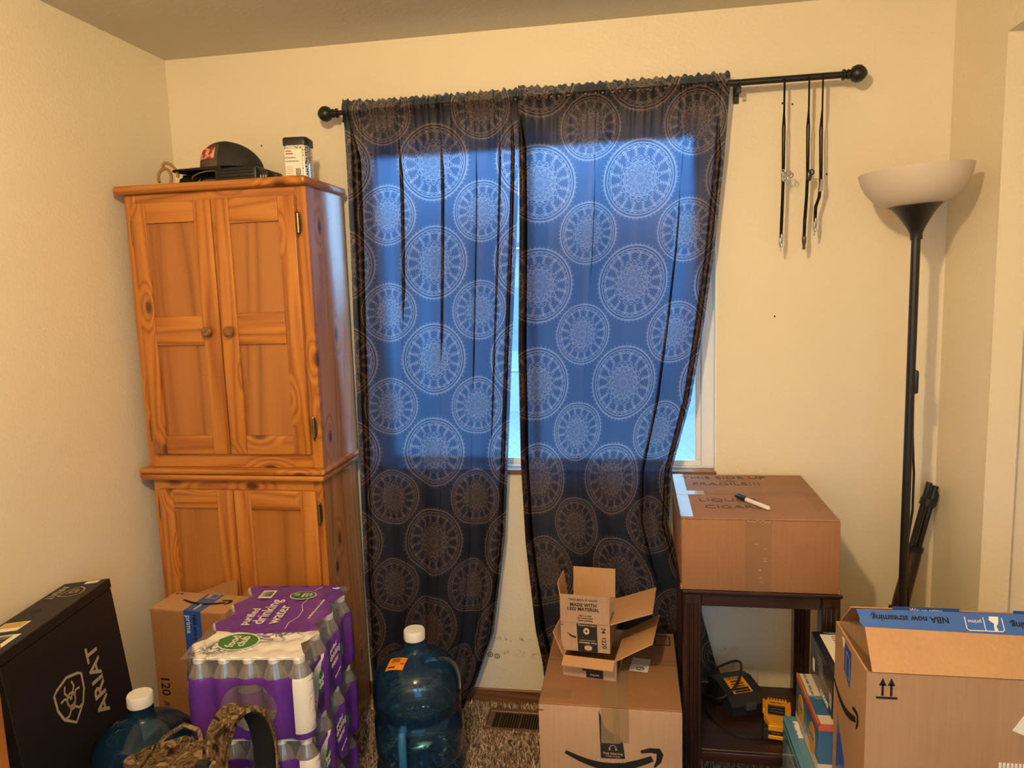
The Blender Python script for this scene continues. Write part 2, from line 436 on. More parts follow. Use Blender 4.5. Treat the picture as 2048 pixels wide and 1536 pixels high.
# ---------------------------------------------------------------- window
def m_glass():
    m, t, out = new_mat('window_glass')
    tr = node(t, 'ShaderNodeBsdfTransparent'); tr.inputs[0].default_value = (.95, .97, .98, 1)
    gl = node(t, 'ShaderNodeBsdfGlossy'); gl.inputs['Roughness'].default_value = .02
    lw = node(t, 'ShaderNodeLayerWeight'); lw.inputs[0].default_value = .3
    t.links.new(mixs(t, (E(t, lw.outputs['Fresnel'])*.6).clamp(), tr.outputs[0], gl.outputs[0]), out.inputs[0]); return m
M['glass'] = m_glass()
def window():
    t = bpy.data.objects.new('window_1', None); COL.objects.link(t); t.location = ((WX0+WX1)/2, .07, WZ0); t['kind'] = 'structure'
    t.matrix_basis = Matrix.Translation(t.location)
    wv = M['white_vinyl']; Y0, Y1, b = .05, .125, .045
    n_ = .014
    obj('window_frame', [g_box(WX0, WX1, Y0, Y1, WZ0, WZ0+n_, .003), g_box(WX0, WX1, Y0, Y1, WZ1-n_, WZ1, .003), g_box(WX0, WX0+n_, Y0, Y1, WZ0+n_, WZ1-n_, .003), g_box(WX1-b, WX1, Y0, Y1, WZ0+n_, WZ1-n_, .003)], wv, t, world=True)
    xm = 1.335
    for x0, x1, y in ((WX0+n_, xm+.012, .085), (xm-.012, WX1-b, .065)):
        c = .020; z0, z1 = WZ0+n_, WZ1-n_
        s = obj('sash', [g_box(x0, x1, y, y+.02, z0, z0+c, .003), g_box(x0, x1, y, y+.02, z1-c, z1, .003), g_box(x0, x0+c, y, y+.02, z0+c, z1-c, .003), g_box(x1-c, x1, y, y+.02, z0+c, z1-c, .003)], wv, t, world=True)
        obj('pane', g_box(x0+c, x1-c, y+.008, y+.012, z0+c, z1-c), M['glass'], s, world=True)
    obj('window_sill', g_box(WX0, WX1, -.012, .05, WZ0-.004, WZ0+.012, .003), M['brown_trim'], t, world=True)
    obj('reveal', [g_box(WX0, WX0+.004, 0, .05, WZ0+.012, WZ1), g_box(WX1-.004, WX1, 0, .05, WZ0+.012, WZ1), g_box(WX0, WX1, 0, .05, WZ1-.004, WZ1)], M['white_vinyl'], t, world=True)
window()

# outdoors
struct('ground_outside', [g_box(-8, 10, .3, 14, -.42, -.4), g_box(-8, 10, -14, YF-.3, -.42, -.4)], plain('pale_gravel', (.42, .42, .40), .9))
def outside():
    t = thing('chain_link_fence', 'chain link fence with round posts standing outside the window', 'fence', (1.7, 3.2, -.4))
    gm = plain('galvanised', (.45, .46, .46), .45, .5, metal=.6)
    for x in (.2, 1.75, 3.3, 4.85): obj('post', g_tube([(x, 3.2, -.4), (x, 3.2, .95)], .025, 8), gm, t, world=True)
    obj('top_rail', g_tube([(-.6, 3.2, .92), (5.4, 3.2, .92)], .018, 8), gm, t, world=True)
    ws = []
    for k in range(-20, 84):
        x0 = -.6+k*.075
        for s in (1, -1):
            a, b = x0, x0+s*1.3; z0, z1 = -.38, .92
            lo, hi = (a, b) if s > 0 else (b, a)
            pts = []
            for xx, zz in ((a, z0), (b, z1)): pts.append((xx, 3.2+.004*s, zz))
            if lo > 5.4 or hi < -.6: continue
            ws.append(g_tube(pts, .0022, 3, caps=False))
    w_ = obj('wire_mesh', ws, gm, t, world=True)
    s = thing('garden_shed', 'red sided shed with pale roof seen beyond the fence', 'shed', (4.6, 6.4, -.4))
    obj('wall', g_box(3.3, 6.4, 6, 7.6, -.4, 1.35), plain('red_siding', (.50, .10, .09), .7), s, world=True)
    obj('roof', g_slab([(3.1, 5.8, 1.35), (6.6, 5.8, 1.35), (6.6, 7.8, 1.75), (3.1, 7.8, 1.75)], .06), plain('pale_roof', (.5, .5, .5), .8), s, world=True)
    h = thing('grey_house', 'pale grey house wall across the yard behind the fence', 'house', (.5, 9.2, -.4))
    obj('wall', g_box(-3, 3, 9, 12, -.4, 2.2), plain('pale_siding', (.5, .53, .55), .8), h, world=True)
    obj('roof', g_slab([(-3.3, 8.6, 2.2), (3.3, 8.6, 2.2), (3.3, 11, 3.2), (-3.3, 11, 3.2)], .08), plain('grey_roof', (.25, .25, .26), .8), h, world=True)
    obj('window', g_box(-.4, .6, 8.98, 9.0, .6, 1.6), M['glass'], h, world=True)
outside()

# ---------------------------------------------------------------- curtain rod
def rod():
    t = thing('curtain_rod', 'black curtain rod with pointed ball finials above the window', 'curtain rod', (1.5, 0, 2.1))
    y, bm_ = -.085, M['black_metal']; z = 2.188
    obj('pole', g_tube([(.665, y, z), (1.36, y, z)], .0085, 12), bm_, t, smooth=True, world=True)
    obj('pole_sleeve', g_tube([(1.30, y, z), (2.345, y, z)], .0102, 12), bm_, t, smooth=True, world=True)
    prof = [(.010, 0), (.016, .002), (.016, .008), (.011, .012), (.015, .017), (.015, .021), (.012, .024), (.022, .031), (.0265, .043), (.025, .055), (.017, .066), (.006, .073), (.0005, .0755)]
    for x, s in ((.690, -1), (2.322, 1)):
        v, f = g_lathe(prof, n=20)
        obj('finial', ([(x+s*q[2], y+q[0], z+q[1]) for q in v], f), bm_, t, smooth=True, world=True)
    for x in (.712, 2.02):
        obj('bracket', [g_box(x-.009, x+.009, -.004, 0, z-.045, z+.015, .001), g_box(x-.005, x+.005, y-.006, -.002, z-.022, z-.013), g_tube([(x, y+.014*math.cos(a), z+.014*math.sin(a)) for a in [PI*.9+i*PI*1.1/8 for i in range(9)]], .0035, 6)], bm_, t, world=True)
        obj('screw', g_tube([(x, y+.002, z-.03), (x, y-.012, z-.03)], .005, 8), bm_, t, world=True)
rod()

# ---------------------------------------------------------------- curtains
def m_curtain():
    m, t, out = new_mat('mandala_cloth')
    uv = t.nodes.new('ShaderNodeUVMap'); uv.uv_map = 'cloth'
    n = t.nodes.new('ShaderNodeSeparateXYZ'); t.links.new(uv.outputs[0], n.inputs[0])
    u, v = E(t, n.outputs[0]), E(t, n.outputs[1])
    PU, PV = .352, .337
    def cell(du, dv, R):
        a = ((u*(1/PU)+du).frac()-.5)*(PU/R); b = ((v*(1/PV)+dv).frac()-.5)*(PV/R)
        return a, b, (a*a+b*b).sqrt()
    ax, ay, ar = cell(.5, .5, .118); bx, by, br = cell(0, 0, .096)
    s = ar.lt(br)
    X = bx+(ax-bx)*s; Y = by+(ay-by)*s; r = br+(ar-br)*s
    th = Y.atan2(X)
    msk = r.near(.965, .011).max(r.near(1.045, .013))
    sp = (th*26).sin().abs()
    msk = msk.max(sp.lt(.26-((r-1.04)*1.8))*r.between(1.04, 1.15)*.9)
    msk = msk.max(r.near(1.075, .009)*.5)
    sc = (th*18).sin().abs()
    msk = msk.max((r-(.86+sc*.055)).abs().lt(.010)).max((r-(.80+sc*.06)).abs().lt(.012)*sc.gt(.6))
    # little trees between the rings
    K = 16
    sec = ((th*(K/(2*PI))).frac()-.5); lat = sec*r*(2*PI/K); la = lat.abs()
    zone = r.between(.62, .90)
    msk = msk.max(zone*la.lt(.008))
    ch = ((r*13.0).frac()*.075)*(r*-1.0+1.35)
    msk = msk.max(zone*(la-ch-.01).abs().lt(.0075)*la.lt(.075))
    # inner ring, lotus petals, rosette
    msk = msk.max(r.near(.475, .010).max(r.near(.435, .007)))
    pt = (th*9).sin().abs()
    msk = msk.max((r-(.50+pt*.125)).abs().lt(.010)).max((r-(.485+pt*.075)).abs().lt(.007))
    pe = (th*4).sin().abs(); pc = (th*4+PI/2).sin().abs()
    ins = r.lt(.44)
    msk = msk.max(ins*(r-pe*.41).abs().lt(.011)).max(ins*(r-pc*.36).abs().lt(.010)).max(ins*(r-pe*.26).abs().lt(.008))
    msk = msk.max(ins*(r-(.34+(th*16).sin()*.05)).abs().lt(.008)).max(ins*(r-(.14+(th*16).sin()*.03)).abs().lt(.008))
    msk = msk.max(ins*(th*8).sin().abs().lt(.07))
    msk = msk.max(ins*.12).clamp()
    wv = noise(t, mapping(t, uv.outputs[0], (1, .2, 1)), 900, 2)
    cr = mixc(t, msk, (.011, .0085, .0095), (.185, .115, .085))
    ct = mixc(t, msk, (.175, .255, .44), (.66, .66, .74))
    df = node(t, 'ShaderNodeBsdfDiffuse'); t.links.new(cr, df.inputs[0])
    tl = node(t, 'ShaderNodeBsdfTranslucent'); t.links.new(ct, tl.inputs[0])
    gl = node(t, 'ShaderNodeBsdfGlossy'); gl.inputs['Roughness'].default_value = .45; gl.inputs[0].default_value = (.5, .45, .42, 1)
    b = t.nodes.new('ShaderNodeBump'); b.inputs['Strength'].default_value = .25; b.inputs['Distance'].default_value = .0006
    t.links.new(wv.outputs[0], b.inputs['Height'])
    for q in (df, tl, gl): t.links.new(b.outputs[0], q.inputs['Normal'])
    rf = node(t, 'ShaderNodeBsdfRefraction'); rf.inputs['IOR'].default_value = 1.16; rf.inputs['Roughness'].default_value = .62; t.links.new(ct, rf.inputs[0])
    t.links.new(b.outputs[0], rf.inputs['Normal'])
    thru = mixs(t, .82, tl.outputs[0], rf.outputs[0])
    a = mixs(t, .42, df.outputs[0], thru)
    t.links.new(mixs(t, .03, a, gl.outputs[0]), out.inputs[0]); return m
M['curtain'] = m_curtain()

def curtain(label, LE, RE, folds, W, u_off, v_off, seed, zbot):
    """LE, RE: (z, x) edges; folds: (t, width at top, width at bottom, z0, z1)"""
    rng = np.random.default_rng(seed); ztop = 2.188
    ZL = np.array(sorted(LE)); ZR = np.array(sorted(RE))
    rows = list(np.concatenate([np.linspace(2.222, 2.17, 12), np.linspace(2.15, zbot, 120)]))
    base = list(np.linspace(0, 1, 110))
    seq = []                                   # (t, fold index or -1, layer)
    fs = sorted(folds)
    for t_ in base:
        while fs and fs[0][0] <= t_:
            fo = fs.pop(0)
            for lay, o_ in ((0, 0.0), (0, .5), (1, 1.0), (1, .5), (2, 0.0), (2, .5), (2, 1.0)): seq.append((fo[0], fo, lay, o_))
        seq.append((t_, None, 0, 0))
    ph = rng.uniform(0, 6.28, 8)
    V = []; UV = []
    for zi, z in enumerate(rows):
        xl = interp(ZL[:, 0], ZL[:, 1], z); xr = interp(ZR[:, 0], ZR[:, 1], z)
        k = np.clip((2.19-z)/2.0, 0, 1); gat = np.exp(-(2.19-min(z, 2.19))*14)
        for ti, (t_, fo, lay, o_) in enumerate(seq):
            tt = t_; dy = 0
            if fo is not None:
                wd = fo[1]+(fo[2]-fo[1])*k
                a = np.clip((fo[3]-z)/.12, 0, 1)*np.clip((z-fo[4])/.12, 0, 1); wd *= a
                tt = t_+o_*wd; dy = (.007, .0035, 0)[lay]*a - .003*a
            x = xl+(xr-xl)*tt
            y = -.085+.022*min(1, max(0, (2.15-z)/.25))*min(1, tt*5) - .030*max(0, 1-tt*7) + dy
            amp = .008+.016*k
            y += amp*(.6*math.sin(tt*17+ph[0]+.5*math.sin(z*1.3+ph[4]))+.4*math.sin(tt*31+ph[1]+.7*math.sin(z*.9)))*(1-gat)
            y += .0045*gat*math.sin(tt*150+ph[2])+.003*gat*math.sin(tt*233+ph[3])
            if z > 2.14:                      # rod pocket bulges around the pole, header stands up
                d = (z-2.188)
                y += -.0125*math.sqrt(max(0, 1-(d/.022)**2)) if abs(d) < .022 else -.002
            if zi == 0: z2 = z+.004*math.sin(tt*190+ph[5])+.003*math.sin(tt*97)
            else: z2 = z
            y = min(y, -.024)
            V.append((x, y, z2)); UV.append((u_off+tt*W, (z-v_off)))
    n = len(seq); F = []
    for i in range(len(rows)-1):
        for j in range(n-1): F.append((i*n+j, i*n+j+1, (i+1)*n+j+1, (i+1)*n+j))
    me = bpy.data.meshes.new('curtain'); me.from_pydata(V, [], F); me.update()
    l = me.uv_layers.new(name='cloth'); vi = np.empty(len(me.loops), np.int32); me.loops.foreach_get('vertex_index', vi)
    l.data.foreach_set('uv', np.array(UV, np.float32)[vi].reshape(-1))
    me.polygons.foreach_set('use_smooth', [True]*len(me.polygons)); me.materials.append(M['curtain'])
    o = bpy.data.objects.new('curtain', me); COL.objects.link(o)
    return tag(o, label, 'curtain', 'curtain panels')
# u_off + t*W = 0 (mod PU) at a large roundel; v = 0 (mod PV) at its height
LW, RW = .615, .70
curtain('dark blue mandala curtain panel beside the pine cabinet',
        [(2.23, .722), (2.199, .722), (1.758, .715), (1.371, .705), (.912, .696), (.53, .688), (.213, .690), (.02, .70)],
        [(2.23, 1.318), (2.066, 1.316), (1.766, 1.296), (1.361, 1.266), (.972, 1.239), (.679, 1.218), (.317, 1.163), (.106, 1.085), (.02, 1.04)],
        [(.03, .05, .03, 2.15, .1), (.30, .020, .012, 2.1, 1.45), (.545, .020, .006, 2.1, 1.3), (.75, .005, .012, 2.06, 1.2), (.885, .014, .010, 2.12, 1.0), (.955, .02, .03, 2.15, .05)], LW, -.5*LW, 1.669, 3, .012)
curtain('dark blue mandala curtain panel beside the hanging cords',
        [(2.23, 1.322), (2.177, 1.322), (1.765, 1.313), (1.36, 1.297), (.972, 1.294), (.681, 1.303), (.363, 1.33), (.249, 1.351), (.02, 1.37)],
        [(2.23, 1.992), (2.19, 1.992), (1.94, 1.974), (1.673, 1.947), (1.431, 1.913), (1.182, 1.872), (.933, 1.806), (.747, 1.796), (.6, 1.835), (.46, 1.90), (.246, 1.955), (.12, 2.02), (.02, 2.05)],
        [(.005, .03, .045, 2.15, .05), (.375, .004, .003, 1.95, 1.55), (.80, .006, .026, 1.9, .5), (.955, .03, .03, 2.1, .3)], RW, -.60*RW, 1.577, 5, .012)
# ---------------------------------------------------------------- ceiling light (out of frame, above the viewer)
def ceiling_light():
    x, y, z = BULB_POS
    t = thing('ceiling_light', 'bare warm bulb in a white ceiling fixture', 'ceiling light', (x, y, H))
    obj('base', g_lathe([(.0, H), (.07, H), (.07, H-.02), (.03, H-.045), (.022, H-.07), (0, H-.07)], (x, y), 24), M['white_plastic'], t, smooth=True, world=True)
    m, tt, out = new_mat('bulb_glow'); e = node(tt, 'ShaderNodeEmission'); e.inputs[0].default_value = (*BULB_COLOR, 1); e.inputs[1].default_value = BULB_STRENGTH
    tt.links.new(e.outputs[0], out.inputs[0])
    r = .032
    obj('bulb', g_lathe([(0.0, z-r)]+[(r*math.sin(a), z-r*math.cos(a)) for a in [PI*k/8 for k in range(1, 8)]]+[(.012, H-.072)], (x, y), 12), m, t, smooth=True, world=True)
ceiling_light()

# ---------------------------------------------------------------- pine cabinet
def cabinet():
    t = thing('pine_cabinet', 'tall honey pine cabinet with four panelled doors in the corner', 'cabinet', (.36, -.21, 0))
    V, Hh, D, PN, SD = M['pine_v'], M['pine_h'], M['pine_d'], M['pine_panel'], M['pine_side']
    W = dict(world=True)
    YB, YF_ = -.062, -.360
    # carcass
    obj('side_panel', g_box(.660, .677, YF_+.018, YB, 1.005, 1.912), SD, t, **W)
    obj('side_panel', g_box(.046, .063, YF_+.018, YB, 1.005, 1.912), SD, t, **W)
    obj('side_panel', g_box(.651, .668, YF_+.018, YB, 0, .965), SD, t, **W)
    obj('side_panel', g_box(.055, .072, YF_+.018, YB, 0, .965), SD, t, **W)
    obj('back_panel', g_box(.065, .655, YB-.008, YB, 0, 1.91), PN, t, **W)
    obj('shelf', g_box(.064, .659, YF_+.02, YB-.01, 1.0, 1.012), Hh, t, **W)
    # face frames
    for x0, x1, z0, z1 in ((.046, .082, 1.006, 1.912), (.640, .677, 1.006, 1.912), (.055, .088, 0, .965), (.638, .668, 0, .965)):
        obj('face_stile', g_box(x0, x1, YF_, YF_+.02, z0, z1, .002), V, t, **W)
    for x0, x1, z0, z1 in ((.082, .640, 1.868, 1.912), (.082, .640, 1.006, 1.062), (.088, .638, .918, .965), (.088, .638, 0, .11)):
        obj('face_rail', g_box(x0, x1, YF_, YF_+.02, z0, z1, .002), Hh, t, **W)
    obj('cornice_top', g_box(.028, .692, -.392, YB+.003, 1.912, 1.938, .009, 3), M['pine_h'], t, smooth=True, **W)
    obj('waist_moulding', g_box(.022, .690, -.388, YB, .986, 1.006, .008, 3), M['pine_h'], t, smooth=True, **W)
    obj('waist_moulding', g_box(.022, .684, -.385, YB, .964, .985, .008, 3), M['pine_h'], t, smooth=True, **W)
    def door(x0, x1, z0, z1, so, si, rt, mid, rb, right):
        ya, yb = YF_-.019, YF_-.001
        d = obj('door', g_box(x0+.02, x1-.02, YF_-.009, YF_-.003, z0+.02, z1-.02), PN, t, **W)
        wl, wr = (so, si) if not right else (si, so)
        obj('stile', g_box(x0, x0+wl, ya, yb, z0, z1, .003, 2), V, d, smooth=True, **W)
        obj('stile', g_box(x1-wr, x1, ya, yb, z0, z1, .003, 2), V, d, smooth=True, **W)
        rails = [(z1-rt, z1), (z0, z0+rb)]
        if mid: rails.append(mid)
        for a, b in rails: obj('rail', g_box(x0+wl, x1-wr, ya, yb, a, b, .003, 2), Hh, d, smooth=True, **W)
        hx = x0 if not right else x1
        return d
    d1 = door(.078, .3605, 1.056, 1.882, .052, .060, .066, (1.420, 1.515), .062, False)
    d2 = door(.364, .644, 1.056, 1.882, .056, .058, .078, (1.418, 1.520), .062, True)
    d3 = door(.082, .357, .105, .932, .054, .060, .064, None, .06, False)
    d4 = door(.360, .650, .105, .932, .056, .060, .064, None, .06, True)
    kp = [(.0, -.046), (.012, -.045), (.0175, -.040), (.018, -.034), (.012, -.026), (.008, -.020), (.009, -.0165)]
    for d, x, z in ((d1, .322, 1.463), (d2, .399, 1.462)):
        v, f = g_lathe([(r, q) for r, q in kp], n=20)
        obj('knob', ([(x+p[0], YF_+p[2]+.0005, z+p[1]) for p in v], f), wood('knob_wood', 1, (.24, .105, .03), (.15, .06, .015), 0), d, smooth=True, **W)
    for d, x, z in ((d2, .650, 1.796), (d2, .656, 1.141), (d1, .073, 1.791), (d1, .073, 1.138), (d4, .6555, .854), (d3, .078, .860), (d4, .6555, .2), (d3, .078, .2)):
        g = [g_slab([(x+.0095*math.cos(a)*(1 if abs(math.sin(a)) < .8 else .55), YF_-.001, z+.036*math.sin(a)) for a in [2*PI*k/16 for k in range(16)]], .0035)]
        g = [([(p[0], min(p[1], YF_-.0005) if p[1] <= YF_-.001 else p[1]-.007, p[2]) for p in g[0][0]], g[0][1])]
        g.append(g_tube([(x, YF_-.010, z-.03), (x, YF_-.010, z+.03)], .0045, 8)); g.append(g_lathe([(0, z+.03), (.004, z+.033), (.002, z+.040), (0, z+.042)], (x, YF_-.010), 8)); g.append(g_lathe([(0, z-.042), (.002, z-.04), (.004, z-.033), (0, z-.03)], (x, YF_-.010), 8))
        obj('hinge', g, M['brass'], d, **W)
cabinet()
CT = 1.938
# ---------------------------------------------------------------- on top of the cabinet
def cap():
    cx, cy, z = .335, -.235, CT+.050
    t = thing('baseball_cap', 'worn trucker cap with red patch lying on the cabinet', 'cap', (cx, cy, z))
    n, mr = 36, 12
    v = []; f = []
    for i in range(mr+1):
        a = i/mr*PI/2
        for k in range(n):
            th = 2*PI*k/n
            rx = .088*math.cos(a)**.72; ry = .080*math.cos(a)**.72
            x = math.cos(th)*rx; zz = .082*math.sin(a)**.95
            # tall front (towards -x), sloping back
            zz *= 1.0-.30*(max(0, math.cos(th))*math.cos(a))
            xs = x*(1.12 if x > 0 else .98)+.02
            v.append((xs, math.sin(th)*ry, zz+.006))
    for i in range(mr):
        for k in range(n): f.append((i*n+k, i*n+(k+1) % n, (i+1)*n+(k+1) % n, (i+1)*n+k))
    front = [q for q in f if sum(v[i][0] for i in q)/4 < .004]; back = [q for q in f if q not in front]
    def sub(fs):
        ids = sorted({i for q in fs for i in q}); mp = {a: b for b, a in enumerate(ids)}
        return [v[i] for i in ids], [tuple(mp[i] for i in q) for q in fs]
    cr = obj('crown_front', sub(front), plain('khaki_cloth', (.10, .072, .045), .9, .2, grain=.3, scale=300), t, smooth=True)
    m, tt, out = new_mat('mesh_back'); vv = node(tt, 'ShaderNodeTexVoronoi'); vv.inputs['Scale'].default_value = 420; tt.links.new(objco(tt), vv.inputs['Vector'])
    p = principled(tt, out, ramp(tt, vv.outputs['Distance'], [(.2, (.008, .008, .008)), (.5, (.030, .028, .027))]), .7, .3); bump(tt, p, vv.outputs['Distance'], .5, .001)
    obj('mesh_crown', sub(back), m, t, smooth=True)
    bv = []; bf = []; nb = 20
    for s, dz in ((0, 0), (1, -.004)):
        for k in range(nb+1):
            th = PI*(.5+k/nb)
            for q in (0, 1):
                r = (.082, .165)[q]; wy = (.078, .075)[q]
                y = math.sin(th)*wy; x = .015+math.cos(th)*r
                bv.append((x, y, .010+dz-.75*y*y*(1.2 if q else 1)+(-.004 if q else 0)))
    m2 = 2*(nb+1)
    for k in range(nb):
        a = 2*k; bf += [(a, a+2, a+3, a+1), (m2+a, m2+a+1, m2+a+3, m2+a+2), (a+1, a+3, m2+a+3, m2+a+1), (a, m2+a, m2+a+2, a+2)]
    obj('brim', (bv, bf), plain('dark_brim', (.022, .019, .016), .85, .2), t, smooth=True, angle=50)
    # patch lies on the crown
    pm, pt, po = new_mat('red_white_patch'); nn = noise(pt, objco(pt), 45, 2)
    principled(pt, po, ramp(pt, nn.outputs[0], [(.42, (.42, .03, .02)), (.55, (.55, .42, .32))]), .8, .2)
    pv = []; pf = []
    for i in range(5):
        for k in range(7):
            a = (.28+.5*i/4)*.9; th = PI*1.16+(k/6)*.80
            rx = .090*math.cos(a)**.72; ry = .082*math.cos(a)**.72
            pv.append((math.cos(th)*rx*.98+.0195, math.sin(th)*ry, .084*math.sin(a)**.95+.006))
    for i in range(4):
        for k in range(6): pf.append((i*7+k, i*7+k+1, (i+1)*7+k+1, (i+1)*7+k))
    obj('patch', (pv, pf), pm, cr, smooth=True)
    t.matrix_basis = Matrix.Translation((cx, cy, z)) @ Matrix.Rotation(math.radians(14), 4, 'Z') @ Matrix.Scale(1.1, 4)
cap()
def ribbed_case():
    t = thing('ribbed_case', 'black ribbed plastic case with wire handles under the cap', 'case', (.39, -.27, CT))
    x0, x1, y0, y1, z0, z1 = .345, .492, -.312, -.22, CT+.001, CT+.052
    bp = M['black_plastic']; W = dict(world=True)
    obj('body', g_box(x0, x1, y0, y1, z0, z1, .006, 3), bp, t, smooth=True, **W)
    for k in range(4):
        z = z0+.010+k*.0105
        obj('rib', g_box(x0+.010, x1-.012, y0-.004, y0+.002, z-.0022, z+.0022, .0012), bp, t, **W)
    obj('end_fitting', [g_box(x1-.002, x1+.032, y0+.012, y1-.01, z0, z1-.012, .004, 2), g_box(x1+.03, x1+.055, y0+.03, y1-.02, z0, z1-.02, .004, 2)], bp, t, smooth=True, **W)
    for k in range(3): obj('terminal', g_box(x1+.006+k*.009, x1+.011+k*.009, y0+.009, y0+.014, z0+.012, z0+.022, .001), M['silver'], t, **W)
    for dz, yy in ((.036, y0+.01), (.006, y0+.004)):
        obj('wire_handle', g_tube([(x0+.005, yy, z0+dz+.008), (x0-.03, yy-.002, z0+dz+.008), (x0-.062, yy-.003, z0+dz+.002), (x0-.082, yy, z0+dz-.006), (x0-.088, yy+.004, max(z0+.003, z0+dz-.014))], .0024, 7), M['silver'], t, smooth=True, **W)
    obj('hook', g_tube([(x0-.05, y0, z0+.016), (x0-.058, y0, z0+.012), (x0-.068, y0+.004, z0+.006)], .003, 6), M['silver'], t, smooth=True, **W)
ribbed_case()
def pouch():
    g = g_box(-.085, .085, -.045, .045, 0, .046, .02, 3)
    rng = random.Random(4); g = ([(x+rng.uniform(-.004, .004), y, z*(1+.22*math.sin(x*23+1))) for x, y, z in g[0]], g[1])
    t = thing('black_pouch', 'soft black pouch lying behind the ribbed case on the cabinet', 'pouch', (.250, -.205, CT))
    obj('bag', g, M['black_cloth'], t, smooth=True)
    obj('flap', g_slab([(-.06, -.047, .02), (.07, -.047, .02), (.075, -.036, .044), (-.06, -.036, .046)], .003), M['black_cloth'], t)
pouch()
def cord_loop():
    t = thing('tan_cord', 'tan rubber tubing looped at the left end of the cabinet', 'cord', (.15, -.27, CT))
    tn = plain('tan_rubber', (.33, .20, .07), .5, .4)
    a = []
    for k in range(26):
        th = -1.6+k/25*5.2; a.append((.150+.024*math.cos(th)-.006*math.sin(th), -.285+.01*math.sin(th), CT+.035+.031*math.sin(th)))
    b = []
    for k in range(18):
        th = -.4+k/17*3.6; b.append((.172+.026*math.cos(th), -.285, CT+.056+.022*math.sin(th)-.5*(.03*math.cos(th))))
    a = [(x, y, max(z, CT+.0055)) for x, y, z in a]
    obj('loop', g_tube(a, .0052, 8), tn, t, smooth=True, world=True); obj('loop', g_tube(b, .0052, 8), tn, t, smooth=True, world=True)
cord_loop()
def jar():
    t = thing('pellet_jar', 'clear jar of pellets with black lid and white label on cabinet', 'jar', (.617, -.26, CT), .10)
    def rr(hx, hy, r, n=5):
        p = []
        for cx, cy, a0 in ((hx-r, hy-r, 0), (-hx+r, hy-r, PI/2), (-hx+r, -hy+r, PI), (hx-r, -hy+r, 1.5*PI)):
            for k in range(n): a = a0+k/(n-1)*PI/2; p.append((cx+r*math.cos(a), cy+r*math.sin(a)))
        return p
    def loft(rings):
        v = []; f = []
        for hx, hy, r, z in rings: v += [(x, y, z) for x, y in rr(hx, hy, r)]
        n = 20
        for i in range(len(rings)-1):
            for k in range(n): f.append((i*n+k, i*n+(k+1) % n, (i+1)*n+(k+1) % n, (i+1)*n+k))
        f.append(tuple(range(n-1, -1, -1))); f.append(tuple((len(rings)-1)*n+k for k in range(n)))
        return v, f
    m, tt, out = new_mat('pellets_in_clear_plastic')
    v = node(tt, 'ShaderNodeTexVoronoi'); v.inputs['Scale'].default_value = 120; v.inputs['Randomness'].default_value = .35; tt.links.new(objco(tt), v.inputs['Vector'])
    p = principled(tt, out, ramp(tt, v.outputs['Distance'], [(.12, (.02, .02, .02)), (.32, (.10, .10, .10)), (.5, (.62, .6, .56))]), .12, .6, coat=.6)
    obj('container', loft([(.034, .034, .012, 0), (.037, .037, .012, .004), (.037, .037, .012, .098), (.036, .036, .014, .112)]), m, t, smooth=True)
    obj('lid', loft([(.0395, .0395, .013, .110), (.040, .040, .013, .113), (.040, .040, .013, .130), (.038, .038, .013, .134)]), M['black_plastic'], t, smooth=True)
    U, Vv = (1, 0, 0), (0, 0, 1); O = (-.004, -.0372, .055)
    lb = decal('paper_label', rect(-.029, .026, -.052, .042), O, U, Vv, M['white_paper'], t, t=.0004)
    rd = plain('red_print', (.45, .06, .05), .6)
    decal('red_line', rect(-.026, -.008, .034, .038), (O[0], O[1]-.0004, O[2]), U, Vv, rd, lb, t=.0003); decal('red_line', rect(-.026, -.002, .026, .030), (O[0], O[1]-.0004, O[2]), U, Vv, rd, lb, t=.0003)
    O2 = (O[0], O[1]-.0005, O[2])
    text('lettering', 'WARNING', .0075, (O[0]-.012, O2[1], O[2]+.015), U, Vv, M['ink'], lb); text('lettering', 'ADVERTENCIA', .0065, (O[0]-.006, O2[1], O[2]+.004), U, Vv, M['ink'], lb)
    for k in range(9): decal('bar', rect(.004+k*.0019, .004+k*.0019+(.0012 if k % 3 else .0006), -.044, -.018), O2, U, Vv, M['ink'], lb, t=.0003)
    for k in range(5): decal('print_line', rect(-.026, -.004-.003*(k % 2), -.014-k*.0065, -.0125-k*.0065), O2, U, Vv, plain('grey_print', (.3, .29, .27), .7), lb, t=.0003)
jar()

